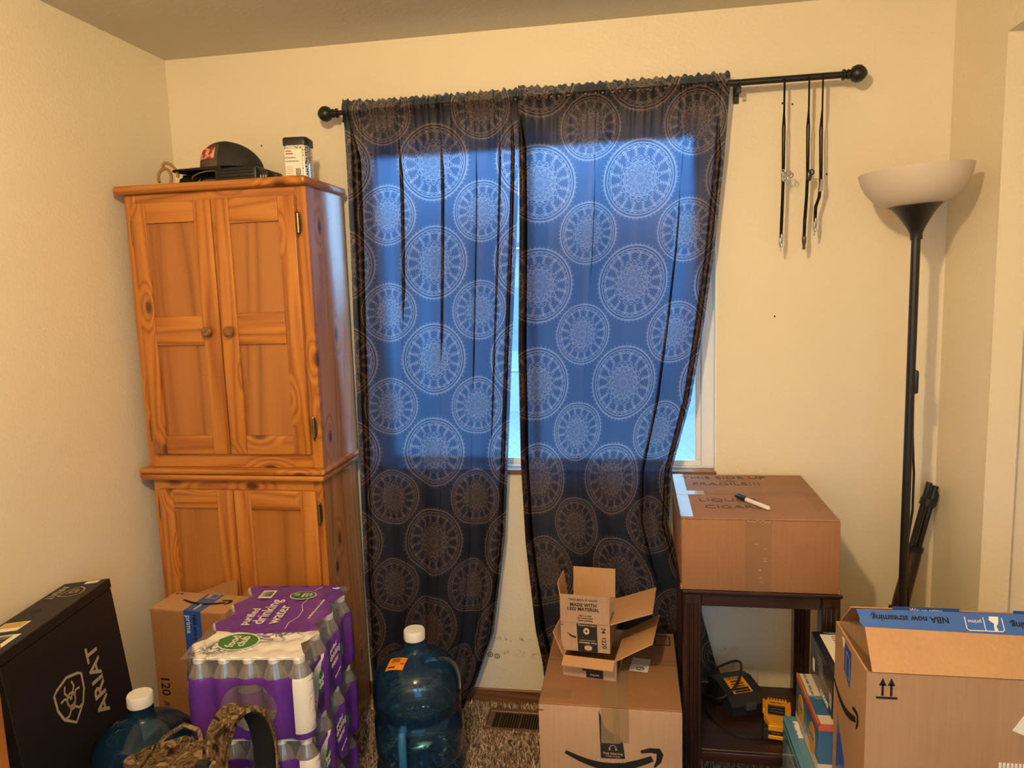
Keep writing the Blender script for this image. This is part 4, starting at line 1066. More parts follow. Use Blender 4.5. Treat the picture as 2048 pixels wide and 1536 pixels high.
# ---------------------------------------------------------------- open carton at the right
def right_carton():
    W, D, Hh = .46, .240, .750
    cx, cy = 2.158+W/2, -1.032+D/2
    t = thing('cardboard_box', 'big open carton with blue tape by the closet opening', 'box', (cx, cy, 0), group='cardboard boxes')
    F = open_carton(t, W, D, Hh, dict(front=(.131, 51, .010), back=(.103, 42, .012), left=(.12, -50, .01), right=(.12, 120, .01)), M['card'], M['card_in'])
    hx, hy = W/2, D/2
    a = math.radians(51); c, s = math.cos(a), math.sin(a)
    V = (0, c, s); Nn = Vector((0, -s, c))     # flap plane, outward (towards the viewer)
    O = Vector((0, -hy, Hh)) + Nn*.0036
    fl = F['front']
    P = lambda v_: tuple(Vector((0, -hy, Hh))+Vector(V)*v_)
    # tape folded over the flap's free edge
    tp = decal('blue_tape', [(-hx-.004, .148), (-hx-.001, .126), (-hx-.004, .118), (-hx+.002, .107), (hx-.01, .098), (hx-.01, .150)], tuple(Vector(P(0))+Vector((0, -s, c))*-.0040), X_, V, M['blue_tape'], fl, t=-.0006) if False else None
    front_n = Vector((0, -s, c)); front_n = front_n if front_n.y < 0 else -front_n
    base = Vector((0, -hy, Hh))+front_n*.0042
    tp = obj('blue_tape', g_slab([tuple(base+Vector((u, 0, 0))+Vector(V)*v_) for u, v_ in [(-hx-.002, .130), (-hx+.002, .110), (-hx, .104), (-hx+.006, .093), (hx-.01, .086), (hx-.01, .133)]], .0006), M['blue_tape'], fl)
    tb = base+front_n*.0014
    def tx(s_, u, v_, sz, mt, b=.02): text('lettering', s_, sz, tuple(tb+Vector((u, 0, 0))+Vector(V)*v_), (-1, 0, 0), tuple(-Vector(V)), mt, tp, bold=b, lift=0)
    tx('NBA now streaming.', -.128, .1135, .0185, M['ink']); tx('NBA now streaming.', .145, .109, .0185, M['ink'])
    m = frame(tuple(tb+Vector((.018, 0, 0))+Vector(V)*.1065), X_, V)
    obj('badge_outline', [g_strip2([(-.036, .016), (-.036, -.009), (-.032, -.0125), (.032, -.0125), (.036, -.009), (.036, .016)], .0018, m, 0), g_strip2([(0, .016), (0, -.0125)], .0018, m, 0)], M['white_ink'], tp)
    tx('prime', .0, .1125, .0115, M['white_ink'], 0)
    decal('player_mark', [(.012, .018), (.030, .018), (.027, .004), (.022, -.002), (.024, -.011), (.017, -.012), (.017, -.003), (.019, .003), (.010, .010)], tuple(tb+Vector((.018, 0, 0))+Vector(V)*.1065), X_, V, M['white_ink'], tp, t=.0003)
    # back flap carries a strip of the same tape along its edge
    b2 = math.radians(42)
    e = Vector((0, hy-math.cos(b2)*.103, Hh+math.sin(b2)*.103))
    for u0, u1 in ((-.130, .01), (.12, .215)):
        obj('blue_tape', g_slab([tuple(e+Vector((u0, -.001, -.004))), tuple(e+Vector((u1, -.001, -.004))), tuple(e+Vector((u1, .002, .006))), tuple(e+Vector((u0, .002, .006)))], .0012), M['deep_blue_tape'], F['back'])
    text('lettering', 'Win on prime', .012, tuple(e+Vector((-.06, -.0015, .0))), (1, 0, 0), (0, .3, 1), M['white_ink'], F['back'], lift=.0008)
    # arrows on the front
    Of = (0, -hy, 0); ux = -hx+.040
    m = frame((ux, -hy, .719), X_, Z_)
    g = [g_strip2([(-.021, -.023), (.021, -.023)], .005, m)]
    for dx in (-.0085, .0085): g += [g_strip2([(dx, -.019), (dx, .008)], .0048, m), ([tuple(m @ Vector(q)) for q in ((dx-.0075, .004, .0006), (dx+.0075, .004, .0006), (dx, .021, .0006))], [(0, 1, 2)])]
    obj('upward_arrows', g, M['ink'], t)
    # left side: torn tape and curved arrow
    Ux, Vz = (0, -1, 0), Z_; Os = (-hx, 0, 0)
    d = decal('deep_blue_tape', [(-.040, .737), (.012, .735), (.012, .70), (.004, .648), (-.042, .668)], Os, Ux, Vz, M['deep_blue_tape'], t)
    m = frame((-hx, .012, .695), Ux, Vz); obj('badge_outline', g_strip2([(-.012, .028), (.014, .022), (.014, -.03), (-.012, -.028), (-.012, .028)], .002, m, .0012), M['white_ink'], d)
    decal('white_scrap', [(-.066, .738), (-.046, .744), (-.040, .726), (-.050, .716), (-.056, .730)], Os, Ux, Vz, M['white_paper'], t)
    decal('deep_blue_tape', [(-.085, .53), (-.020, .45), (-.02, .38), (-.09, .38)], Os, Ux, Vz, M['deep_blue_tape'], t)
    smile('curved_arrow', (-hx, .030, .602), Ux, Vz, .20, M['ink'], t)
    # paper labels near the lower right
    decal('paper_label', [(.052, .640), (.085, .626), (.15, .72), (.11, .74)], Of, X_, Z_, M['white_paper'], t); 
    m = frame((.10, -hy, .672), (.55, 0, .84), (-.84, 0, .55)); obj('printed_text', [g_strip2([(-.035, y), (.03, y)], .003, m, .0012) for y in (-.015, -.008, .0)], M['ink'], t)
    lb = decal('paper_label', rect(.028, .15, .48, .570), Of, X_, Z_, M['card'], t)
    for k in range(14): decal('white_bar', rect(.030+k*.0075, .0350+k*.0075, .50, .568), (0, -hy-.0006, 0), X_, Z_, M['white_paper'], lb)
right_carton()

# ---------------------------------------------------------------- boxes between table and open carton
def drink_boxes():
    teal = plain('teal_card', (.04, .135, .27), .3, .5, coat=.3, grain=.05)
    cream = plain('cream_card', (.66, .55, .40), .45); red = plain('coral_card', (.58, .10, .06), .4); ora = plain('orange_disc', (.60, .29, .03), .4); orange_red = plain('orange_red_card', (.60, .17, .04), .4)
    for i, (y0, y1, lab) in enumerate(((-.657, -.537, 'teal drinks carton with orange edge, behind its twin under the navy box'), (-.788, -.659, 'front teal seltzer carton with red edge and cream base'))):
        x0, x1, z1 = 2.1255, 2.243, .475
        t = thing('drinks_carton', lab, 'carton', ((x0+x1)/2, (y0+y1)/2, 0), group='teal drinks cartons')
        W = dict(world=True); ed = orange_red if i == 0 else red
        obj('body', g_box(x0, x1, y0, y1, .0, z1-.0005, .002), teal, t, **W)
        obj('base_band', g_box(x0-.0006, x1+.0002, y0-.0006, y1+.0002, .0, .372 if i else .36), cream, t, **W)
        obj('top_edge', g_box(x0-.0008, x0+.004, y0-.0008, y1, z1-.014, z1+.0006), ed, t, **W)
        if i: obj('top_edge', g_box(x0-.0008, x1, y0-.0009, y0+.003, z1-.014, z1+.0006), ed, t, **W)
        O = (0, 0, z1)
        decal('cream_panel', rect(x0+.006, x1, *((y0+.004, y1-.004) if i == 0 else (y0+.006, y0+.045))), O, X_, Y_, cream, t, True, .0006)
        if i == 0: text('lettering', 'REAL Vodka \u2022 REAL Juice', .0105, (x0+.018, (y0+y1)/2, z1+.0006), (0, -1, 0), X_, teal, t, True)
        else:
            text('lettering', 'REAL', .013, (x0+.062, y0+.016, z1+.0006), X_, Y_, teal, t, True); text('lettering', 'NO PRESERVATIVES', .006, (x0+.046, y1-.008, z1+.0006), X_, Y_, cream, t, True)
            decal('orange_disc', ellipse(x0+.075, y0+.07, .02, .02), O, X_, Y_, ora, t, True, .0007)
        Os = (x0, 0, 0)
        decal('orange_disc', ellipse(-(y0+y1)/2, .400, .030, .042), Os, (0, -1, 0), Z_, ora, t, True, .001)
        text('lettering', 'NEW', .017, (x0-.001, (y0+y1)/2, .405), (0, -1, 0), Z_, teal, t, True)
        if i:
            Of = (0, y0-.0004, 0)
            decal('orange_disc', ellipse(x0+.094, .412, .036, .036), Of, X_, Z_, ora, t, True, .0008)
            text('lettering', 'N', .03, (x0+.090, y0-.0012, .414), X_, Z_, teal, t, True)
            for s, z in (('VODKA', .353), ('SELTZER', .338)): text('lettering', s, .017, (x0+.088, y0-.001, z), X_, Z_, M['ink'], t, True)
    # navy appliance box lying on them
    nav = plain('navy_card', (.010, .014, .030), .28, .5, coat=.4)
    x0, x1, y0, y1, z0, z1 = 2.1615, 2.243, -.765, -.537, .4765, .600
    t = thing('appliance_box', 'dark navy box with white shipping label atop the teal cartons', 'box', ((x0+x1)/2, (y0+y1)/2, z0))
    W = dict(world=True)
    obj('body', g_box(x0, x1, y0, y1, z0, z1, .002), nav, t, **W)
    obj('front_panel', g_box(x0+.003, x1-.0005, y0-.001, y0+.001, z0, z1-.004), cream, t, **W)
    decal('shipping_label', rect(x0+.018, x1, y0+.03, y1-.018), (0, 0, z1), X_, Y_, M['white_paper'], t, True, .0005)
    for k in range(5): decal('print_line', rect(x0+.045, x1-.004, y1-.03-k*.011, y1-.027-k*.011), (0, 0, z1+.0005), X_, Y_, M['ink'], t, True, .0004)
    text('lettering', 'TURBO', .012, (x0+.05, y1-.009, z1), X_, Y_, plain('aqua_print', (.25, .5, .5), .5), t, True)
    Ul = (0, -1, 0)
    for k in range(6): decal('print_line', rect(.60+k*.006, .66+k*.005, .575-k*.009, .577-k*.009), (x0, 0, 0), Ul, Z_, plain('grey_text', (.25, .27, .3), .6), t, True)
    decal('spec_label', rect(.566, .584, .505, .540), (x0, 0, 0), Ul, Z_, M['white_paper'], t, True)
    decal('spec_label', rect(.735, .757, .50, .535), (x0, 0, 0), Ul, Z_, plain('grey_label', (.35, .35, .35), .5), t, True)
    text('lettering', 'COSORI', .021, (x0, -.690, .490), Ul, Z_, M['white_ink'], t, True)
    # glossy blue box in front of the shelf
    x0, x1, y0, y1, z1 = 2.040, 2.1245, -.790, -.540, .347
    t = thing('blue_carton', 'glossy light blue carton with a torn white edge beside teal cartons', 'carton', ((x0+x1)/2, (y0+y1)/2, 0))
    bl = plain('sky_blue_card', (.10, .26, .40), .18, .5, coat=.6)
    x0 = 2.090
    obj('body', g_box(x0, x1, y0, y1, 0, z1, .003), bl, t, **W)
    obj('lip', g_slab([(x0-.001, y1, z1-.02), (x0-.001, y0, z1-.02), (x0+.012, y0, z1+.001), (x0+.012, y1, z1+.001)], .001), bl, t, **W)
    r = random.Random(2)
    obj('torn_paper', g_slab([(x0+.016+(.007 if k % 2 else .0)*r.random()+.003, -.575-.009*k, z1+.001) for k in range(9)]+[(x0+.030+r.random()*.003, -.575-.009*k, z1+.001) for k in range(8, -1, -1)], .004), M['white_paper'], t, **W)
    decal('pale_panel', [(.60, z1-.05), (.79, z1-.05), (.79, .05), (.60, .05)], (x0, 0, 0), Ul, Z_, plain('pale_blue_card', (.30, .36, .42), .2, coat=.5), t, True)
    decal('red_mark', ellipse(.70, z1-.08, .022, .03), (x0-.0007, 0, 0), Ul, Z_, plain('red_card', (.45, .03, .03), .3), t, True)
drink_boxes()

# ---------------------------------------------------------------- taped carton by the left wall
def tall_carton():
    t = thing('cardboard_box', 'tall carton with blue tape and 120 print beside pine cabinet', 'box', (.265, -.475, 0), math.radians(-3), group='cardboard boxes')
    W, D, Hh = .275, .135, .580; hx, hy = W/2, D/2
    c = cardboard('cardboard_ochre', (.36, .175, .065))
    obj('body', g_box(-hx, hx, -hy, hy, 0, Hh-.003, .003), c, t)
    obj('lid_flap', g_box(-hx+.001, hx-.001, -hy+.001, hy-.001, Hh-.003, Hh, .001), M['card_in'], t)
    obj('flap', g_slab([(-.06, hy-.002, Hh), (.10, hy-.002, Hh), (.098, hy+.004, Hh+.055), (.06, hy+.002, Hh+.045), (-.02, hy+.002, Hh+.012)], .003), c, t)
    a, b = -.012, .050
    O = (0, -hy, 0)
    f = decal('blue_tape', rect(a, b, .08, Hh), O, X_, Z_, M['deep_blue_tape'], t); g = decal('blue_tape', rect(a, b, -hy, hy), (0, 0, Hh), X_, Y_, M['blue_tape'], t)
    text('lettering', 'prime', .026, (.004, -hy-.0006, Hh-.045), (0, 0, -1), X_, M['white_ink'], f); text('lettering', 'NBA now streaming', .018, (.027, -hy-.0006, Hh-.085), (0, 0, -1), X_, M['ink'], f, bold=.02)
    m = frame((.012, -hy-.0006, Hh-.185), (0, 0, -1), X_); obj('badge_outline', [g_strip2([(-.03, -.014), (-.03, .03), (.03, .03), (.03, -.014), (-.03, -.014)], .002, m, .001)], M['white_ink'], f)
    m = frame((.018, .045, Hh+.0006), Y_, (-1, 0, 0)); obj('badge_outline', [g_strip2([(-.016, -.020), (-.016, .018), (.016, .018), (.016, -.020), (-.016, -.020)], .002, m, .0006)], M['white_ink'], g)
    decal('player_mark', ellipse(.006, .045, .008, .011), (0, 0, Hh+.0006), X_, Y_, plain('orange_mark', (.7, .3, .15), .5), g)
    text('lettering', 'prime', .018, (.02, -.035, Hh+.0006), (0, -1, 0), X_, M['white_ink'], g)
    smile('curved_arrow', (.02, .005, Hh+.0008), X_, Y_, .17, M['ink'], t)
    text('printed_number', '120', .046, (-.105, -hy, Hh-.265), (0, 0, -1), X_, M['ink'], t, bold=.01); text('printed_number', '.JEN', .022, (-.105, -hy, Hh-.335), (0, 0, -1), X_, M['ink'], t)
    for k in range(2): obj('print_tick', g_box(-hx+.012+k*.016, -hx+.022+k*.016, hy-.02, hy-.012, Hh, Hh+.0006), M['ink'], t)
tall_carton()

# ---------------------------------------------------------------- black boot box leaning on the left wall
def boot_box():
    O = Vector((.21706, -.703385, .004136)); L = Vector((.147176, -.98911, 0)); Tn = Vector((-.98911, -.147176, 0)); Up = Vector((-.10339, -.015384, .994522))
    N = -(Tn-Up*Tn.dot(Up)).normalized()
    m = Matrix((L, Up.cross(L), Up)).transposed().to_4x4(); m.translation = O
    t = thing('boot_box', 'tall black boot box with tan shield emblem leaning on the wall', 'box', mtx=m)
    # local: x along the wall towards the viewer, z up the box; which way does local y point?
    sgn = 1 if Up.cross(L).dot(Tn) > 0 else -1
    ln, th, hh = .466, .135, .755
    bk = plain('black_card', (.011, .0095, .009), .5, .35)
    y0, y1 = (0, th) if sgn > 0 else (-th, 0)
    obj('body', g_box(0, ln, y0, y1, .004, hh-.030, .002), bk, t)
    obj('lid', g_box(-.003, ln+.003, y0-.003, y1+.003, hh-.05, hh, .002), bk, t) if False else obj('lid', g_box(-.002, ln+.002, y0-.0022, y1+.002, hh-.028, hh, .002), bk, t)
    tan = plain('tan_print', (.42, .33, .22), .55, .3)
    fy = -.0002*sgn
    U = (-1, 0, 0); V = (0, 0, 1)          # as read from the room: right is -x
    # ARIAT reads upwards: baseline +z, letters' up towards +x
    text('lettering', 'ARIAT', .070, (.143, fy, .515), (0, 0, 1), (1, 0, 0), tan, t, bold=.018, xs=1.06)
    mm = frame((.262, fy, .525), U, V)
    def tilt(p):            # the emblem stands along the lettering
        x, y = p; return (-y, x)
    sh = [(-.0, .062), (-.045, .050), (-.058, .042), (-.056, .0), (-.040, -.034), (0, -.066), (.040, -.034), (.056, .0), (.058, .042), (.045, .050), (0, .062)]
    cr = []
    shp = [tilt((a, b)) for a, b in sh]
    def up(p): return (p[1], -p[0])
    R = Matrix.Rotation(0, 4, 'Z')
    obj('shield_outline', g_strip2([(a, b) for a, b in sh], .0075, mm), tan, t)
    g = [g_strip2([(.017*math.cos(k*PI/8), .017*math.sin(k*PI/8)) for k in range(17)], .006, mm)]
    for s in (1, -1):
        g.append(g_strip2([(s*.014, .044), (s*.020, .028), (s*.010, .014), (-s*.004, .0)], .006, mm))
        g.append(g_strip2([(s*.040, .012), (s*.024, .014), (s*.012, .004)], .006, mm))
        g.append(g_strip2([(s*.004, -.012), (s*.010, -.026), (s*.022, -.036), (s*.034, -.034)], .006, mm))
        g.append(g_strip2([(s*.016, .0), (s*.012, -.014), (0, -.028)], .006, mm))
    obj('shield_emblem', g, tan, t)
    zt = hh+.0002
    dy = sgn
    text('lettering', 'ARIAT', .034, (.075, .110*dy, zt), (1, 0, 0), (0, 1, 0), tan, t, bold=.01)
    m2 = frame((.078, .060*dy, zt), (0, 1, 0), (-1, 0, 0)) if False else frame((.080, .058*dy, zt), (1, 0, 0), (0, 1, 0))
    obj('shield_outline', g_strip2([(b*.55, a*.55) for a, b in sh], .004, m2), tan, t)
    obj('shield_emblem', [g_strip2([(.009*math.cos(k*PI/6), .009*math.sin(k*PI/6)) for k in range(13)], .004, m2), g_strip2([(-.02, .0), (-.01, .012), (.014, .014)], .003, m2), g_strip2([(-.02, .0), (-.01, -.012), (.014, -.014)], .003, m2)], tan, t)
    decal('finger_hole', ellipse(.199, .088*dy, .017, .012), (0, 0, zt), (1, 0, 0), (0, 1, 0), M['ink'], t)
    yl = plain('yellow_label', (.55, .36, .08), .5)
    a = decal('size_label', rect(.265, .320, .055*dy, .125*dy) if sgn > 0 else rect(.265, .320, -.125, -.055), (0, 0, zt), (1, 0, 0), (0, 1, 0), M['white_paper'], t)
    decal('yellow_band', rect(.270, .300, .060*dy, .120*dy) if sgn > 0 else rect(.270, .300, -.120, -.060), (0, 0, zt+.0006), (1, 0, 0), (0, 1, 0), yl, a)
    a = decal('barcode_label', rect(.345, .42, .025, .11) if sgn > 0 else rect(.345, .42, -.11, -.025), (0, 0, zt), (1, 0, 0), (0, 1, 0), M['white_paper'], t)
    bars(a, 14, (.382, .067*dy, zt+.0008), (1, 0, 0), (0, 1, 0), .06, .05, M['ink'])
    decal('barcode_label', rect(.006, .024, .022, .062) if sgn > 0 else rect(.006, .024, -.062, -.022), (0, 0, zt), (1, 0, 0), (0, 1, 0), M['white_paper'], t)
boot_box()

# ---------------------------------------------------------------- bottled water
PITCH, ROWP = .0655, .0615
def m_bottle():
    m, t, out = new_mat('clear_bottle'); 
    tr = node(t, 'ShaderNodeBsdfTransparent'); tr.inputs[0].default_value = (.98, .98, .98, 1)
    gl = node(t, 'ShaderNodeBsdfGlossy'); gl.inputs['Roughness'].default_value = .08
    df = node(t, 'ShaderNodeBsdfDiffuse'); df.inputs[0].default_value = (.78, .78, .78, 1)
    lw = node(t, 'ShaderNodeLayerWeight'); lw.inputs[0].default_value = .5
    F = E(t, lw.outputs['Facing'])
    a = mixs(t, (F*F*.55+.13).clamp(), tr.outputs[0], df.outputs[0])
    t.links.new(mixs(t, (F*.35+.06).clamp(), a, gl.outputs[0]), out.inputs[0]); return m
M['bottle'] = m_bottle()
def m_wrap():
    m, t, out = new_mat('printed_shrink_wrap'); co = objco(t); X, Y, Z = xyz(t, co)
    top = Z.gt(.2095); P = .0655
    # --- where the film is left clear
    nz = E(t, noise(t, co, 14, 2).outputs[0])
    wave = (X*(2*PI/P)).sin()*.0 + (nz-.5)*.02
    edge = .166 + wave
    side_clear = Z.gt(edge)*(1.0-top)
    hx, hz = (X-.135)*(1/.073), (Z-.090)*(1/.062)
    hole = (hx*hx+hz*hz).lt(1.0)*Y.lt(-.012)
    rowt = ((Y*(1/ROWP)+1.0)*.5).frac()*2.0-1.0
    sh = rowt.abs()*(PITCH/2)
    rim = 1.0-((X+sh-.004).gt(-.014)*(X+sh*.9-.004).lt(4*PITCH+.010)*Y.between(-.018, .47))
    clear = side_clear.max(hole).max(top*rim).clamp()
    # --- white panel on top front and on the right front corner
    wtop = top*(Y-(X-.13).abs()*.12).lt(.118)
    dia = (Y+(.17-Z)*.55).lt(.115)
    wside = (1.0-top)*(X.gt(.252))*Z.gt(.018)*(Y.lt(-.01)+X.gt(.285)*dia).clamp()
    white = wtop.max(wside).clamp()
    ws = node(t, 'ShaderNodeTexNoise'); ws.inputs['Scale'].default_value = 17; ws.inputs['Detail'].default_value = 6; ws.inputs['Distortion'].default_value = 1.6; t.links.new(co, ws.inputs['Vector'])
    F = E(t, ws.outputs[0])
    spl = (1.0-(F-.5).abs()*15).clamp()*1.3*((1.0-(Y-X*.55-.02).abs()*14).clamp()*top + (1.0-top)*(1.0-((X+Y)-.31).abs()*22).clamp())
    wc = mixc(t, spl, (.80, .78, .74), (.05, .12, .20))
    pn = noise(t, co, 30, 3)
    pc = mixc(t, pn.outputs[0], (.095, .024, .27), (.13, .036, .35))
    c = mixc(t, white, pc, wc)
    p = principled(t, None, c, .24, .5, coat=.5); p.inputs['Coat Roughness'].default_value = .08
    b = noise(t, mapping(t, co, (1, 1, .6)), 55, 3); bump(t, p, b.outputs[0], .35, .003)
    cf = clear_film(t, (.99, .99, .99), .09, .08)
    t.links.new(mixs(t, clear, p.outputs[0], cf), out.inputs[0]); return m
M['wrap'] = m_wrap()
def water_pack():
    t = thing('water_pack', 'topmost purple shrink-wrapped pack of water bottles in the stack', 'water pack', (.568, -.945, .44), math.radians(6.5), group='stacked packs of bottled water')
    r = .0322
    prof = [(.0, .002), (.022, .002), (.0295, .006), (r, .015), (r, .048), (r-.002, .052), (r, .056), (r, .075), (r-.002, .079), (r, .083), (r, .130), (r-.0015, .148), (.0275, .166), (.020, .183), (.0138, .194), (.0125, .199), (.0125, .203)]
    bme = obj('bottle', g_lathe(prof, n=20), M['bottle'], None, smooth=True)
    cme = obj('bottle_cap', g_lathe([(.0, .199), (.0148, .199), (.0152, .2005), (.0152, .2135), (.0138, .2150), (0, .2150)], n=20), M['white_plastic'], None, smooth=True)
    lme = obj('bottle_label', g_lathe([(r+.0003, .085), (r+.0003, .128)], n=20), plain('purple_label', (.12, .03, .26), .4), None, smooth=True)
    lme.data.polygons.foreach_set
    for row in range(8):
        for k in range(5):
            x = k*PITCH-(PITCH/2 if row % 2 else 0); y = row*ROWP
            o = bme.copy(); COL.objects.link(o); o.parent = t; o.location = (x, y, 0)
            c = cme.copy(); COL.objects.link(c); c.parent = o
            if (row == 0) or k in (0, 4):
                c = lme.copy(); COL.objects.link(c); c.parent = o
    for q in (bme, cme, lme): bpy.data.objects.remove(q)
    # shrink wrap: outline follows the bottles
    out = []
    R = r+.0012
    def arc(cx, cy, a0, a1, n=4):
        for i in range(n+1):
            a = a0+(a1-a0)*i/n; out.append((cx+R*math.cos(a), cy+R*math.sin(a), math.cos(a), math.sin(a), cx, cy))
    xl, xr_ = -PITCH/2, 4*PITCH
    for k in range(5): arc(k*PITCH, 0, -PI*.5-(.75 if k else .95), -PI*.5+.75, 6)
    for row in (0, 2, 4, 6): arc(xr_, row*ROWP, -.8 if row else -1.0, .8, 6)
    arc(xr_-PITCH/2, 7*ROWP, .2, PI*.5, 4)
    for k in (3, 2, 1, 0): arc(k*PITCH-PITCH/2, 7*ROWP, PI*.5-.42, PI*.5+.42, 4)
    for row in (7, 5, 3, 1): arc(xl, row*ROWP, PI-.55 if row != 7 else PI*.6, PI+.55, 4)
    cx0, cy0 = .5*(xl+xr_), 3.5*ROWP
    V = []; F = []
    n = len(out)
    lev = [(0.0, .90, 0), (.006, 1.0, 0), (.05, 1.0, 0), (.10, 1.0, 0), (.150, 1.0, 0), (.168, .93, .15), (.185, .74, .45), (.200, .56, .8), (.2105, .48, 1.0), (.2162, .40, 1.0)]
    for z, sc, bl in lev:
        for x, y, nx, ny, cx, cy in out:
            px, py = cx+nx*R*sc, cy+ny*R*sc
            V.append((px, py, z))
    for i in range(len(lev)-1):
        for k in range(n): F.append((i*n+k, i*n+(k+1) % n, (i+1)*n+(k+1) % n, (i+1)*n+k))
    # top sheet: cap-high grid dipping between caps, fan from the last ring
    obj('shrink_wrap', (V, F), M['wrap'], t, smooth=True, angle=60)
    gv = []; gf = []; gx, gy = 46, 62
    x0, x1, y0, y1 = -PITCH/2-.014, 4*PITCH+.014, -.014, 7*ROWP+.014
    caps = [(k*PITCH-(PITCH/2 if row % 2 else 0), row*ROWP) for row in range(8) for k in range(5)]
    ca = np.array(caps)
    for j in range(gy+1):
        for i in range(gx+1):
            y = y0+(y1-y0)*j/gy
            # side edges zigzag with the rows
            xa, xb = -PITCH/2-.014, 4*PITCH+.014
            x = xa+(xb-xa)*i/gx
            d = np.min(np.hypot(ca[:, 0]-x, ca[:, 1]-y)); z = .2164-.010*min(1, max(0, (d-.014)/.026))**1.3*.45
            gv.append((x, y, z))
    for j in range(gy):
        for i in range(gx): a = j*(gx+1)+i; gf.append((a, a+1, a+gx+2, a+gx+1))
    obj('top_film', (gv, gf), M['wrap'], t, smooth=True, angle=60)
    # print
    wi = plain('white_print', (.74, .68, .64), .4); gr = plain('green_print', (.02, .20, .045), .35, coat=.4); zt = .2172
    Vv, Um = (0, 1, 0), (-1, 0, 0)
    for s, sz, x, y in (('purified', .036, .044, .222), ('drinking', .050, .082, .255), ('water', .050, .124, .235)): text('lettering', s, sz, (x, y, zt), Vv, Um, wi, t, bold=.008)
    d = decal('green_badge', ellipse(.073, .072, .054, .043, rot=-.15), (0, 0, zt), X_, Y_, gr, t); decal('badge_rim', ellipse(.073, .072, .058, .047, rot=-.15), (0, 0, zt-.0005), X_, Y_, wi, t)
    text('lettering', 'food', .034, (.060, .072, zt+.0006), Vv, Um, wi, d, bold=.012); text('lettering', 'club', .034, (.087, .072, zt+.0006), Vv, Um, wi, d, bold=.012)
    text('lettering', 'Added to life', .012, (.014, .06, zt+.0002), (.3, 1, 0), (-1, .3, 0), gr, t)
    d = decal('green_badge', ellipse(.150, .368, .038, .026), (0, 0, zt), X_, Y_, plain('leaf_green_print', (.02, .12, .04), .35), t); decal('badge_rim', ellipse(.150, .368, .041, .029), (0, 0, zt-.0005), X_, Y_, wi, t)
    decal('leaf_mark', ellipse(.130, .372, .010, .008), (0, 0, zt+.0006), X_, Y_, plain('lime_print', (.30, .42, .05), .4), d)
    for k, s in enumerate(('SMALL', 'ACTS', 'CLIP')): text('lettering', s, .011, (.152+k*.011, .368, zt+.0006), Vv, Um, wi, d)
    lb = decal('barcode_label', rect(.014, .056, .350, .405), (0, 0, zt), X_, Y_, wi, t); bars(lb, 10, (.035, .378, zt+.0006), X_, Y_, .032, .036, M['ink'])
    text('lettering', '6', .034, (.238, .418, zt), (0, 1, 0), Um, wi, t, bold=.02)
    text('lettering', 'purified by reverse osmosis', .0115, (.222, .27, zt), (.05, 1, 0), (-1, .05, 0), wi, t)
    m = frame((.175, .24, zt), X_, Y_); obj('printed_vine', [g_strip2([(.0, -.10), (-.004, -.06), (.012, -.02), (.010, .02), (-.006, .06), (.0, .10)], .0018, m), g_strip2([(.0, .16), (.016, .19)], .0018, m)], wi, t)
    m = frame((.13, .128, zt), X_, Y_); obj('white_swirl', [g_strip2([(-.11, .010), (-.05, .020), (-.01, .006), (.0, -.016)], .003, m), g_strip2([(.0, -.016), (.012, .006), (.05, .016), (.12, .012)], .003, m)], plain('violet_line', (.09, .02, .2), .4), t)
    # right flank print
    xs = 4*PITCH+R+.0012; O = lambda y, z: (xs, y, z); U2, V2 = (0, 1, .0), Z_
    d = decal('green_badge', ellipse(.058, .112, .021, .030), (xs-.0005, 0, 0), Y_, Z_, gr, t)
    text('lettering', 'food', .021, O(.058, .118), U2, V2, wi, d); text('lettering', 'club', .021, O(.058, .102), U2, V2, wi, d)
    bars(t, 10, O(.052, .058), U2, V2, .036, .034, M['ink'], seed=5)
    for s, sz, y, z in (('purified', .019, .172, .148), ('drinking', .028, .185, .127), ('water', .028, .180, .104)): text('lettering', s, sz, O(y, z), U2, V2, wi, t)
    text('lettering', '500 mL bottles', .009, O(.20, .06), (0, 1, .1), V2, wi, t)
    d = decal('green_badge', ellipse(.252, .100, .008, .020), (xs-.0005, 0, 0), Y_, Z_, gr, t)
    return t
wp = water_pack()
for z, lb in ((.22, 'middle purple wrapped pack of water bottles in the stack'), (0, 'bottom purple wrapped pack of water bottles on the carpet')):
    c = copy_tree(wp); c.matrix_basis = Matrix.Translation((.568+.006*(1 if z else -1), -.945-.004, z)) @ Matrix.Rotation(math.radians(6.5 if z else 6.0), 4, 'Z'); c['label'] = lb

# ---------------------------------------------------------------- water jugs
def m_jug():
    m, t, out = new_mat('blue_polycarbonate')
    tr = node(t, 'ShaderNodeBsdfTransparent'); tr.inputs[0].default_value = (.52, .74, .92, 1)
    gl = node(t, 'ShaderNodeBsdfGlossy'); gl.inputs['Roughness'].default_value = .06
    df = node(t, 'ShaderNodeBsdfDiffuse'); df.inputs[0].default_value = (.015, .09, .22, 1)
    fr = node(t, 'ShaderNodeFresnel'); fr.inputs[0].default_value = 1.5
    a = mixs(t, .22, tr.outputs[0], df.outputs[0])
    t.links.new(mixs(t, fr.outputs[0], a, gl.outputs[0]), out.inputs[0]); return m
M['jug'] = m_jug()
def m_water():
    m, t, out = new_mat('water')
    p = principled(t, None, (.80, .93, .96), .0, .5); p.inputs['Transmission Weight'].default_value = 1; p.inputs['IOR'].default_value = 1.33
    t.links.new(p.outputs[0], out.inputs[0]); return m
M['water'] = m_water()
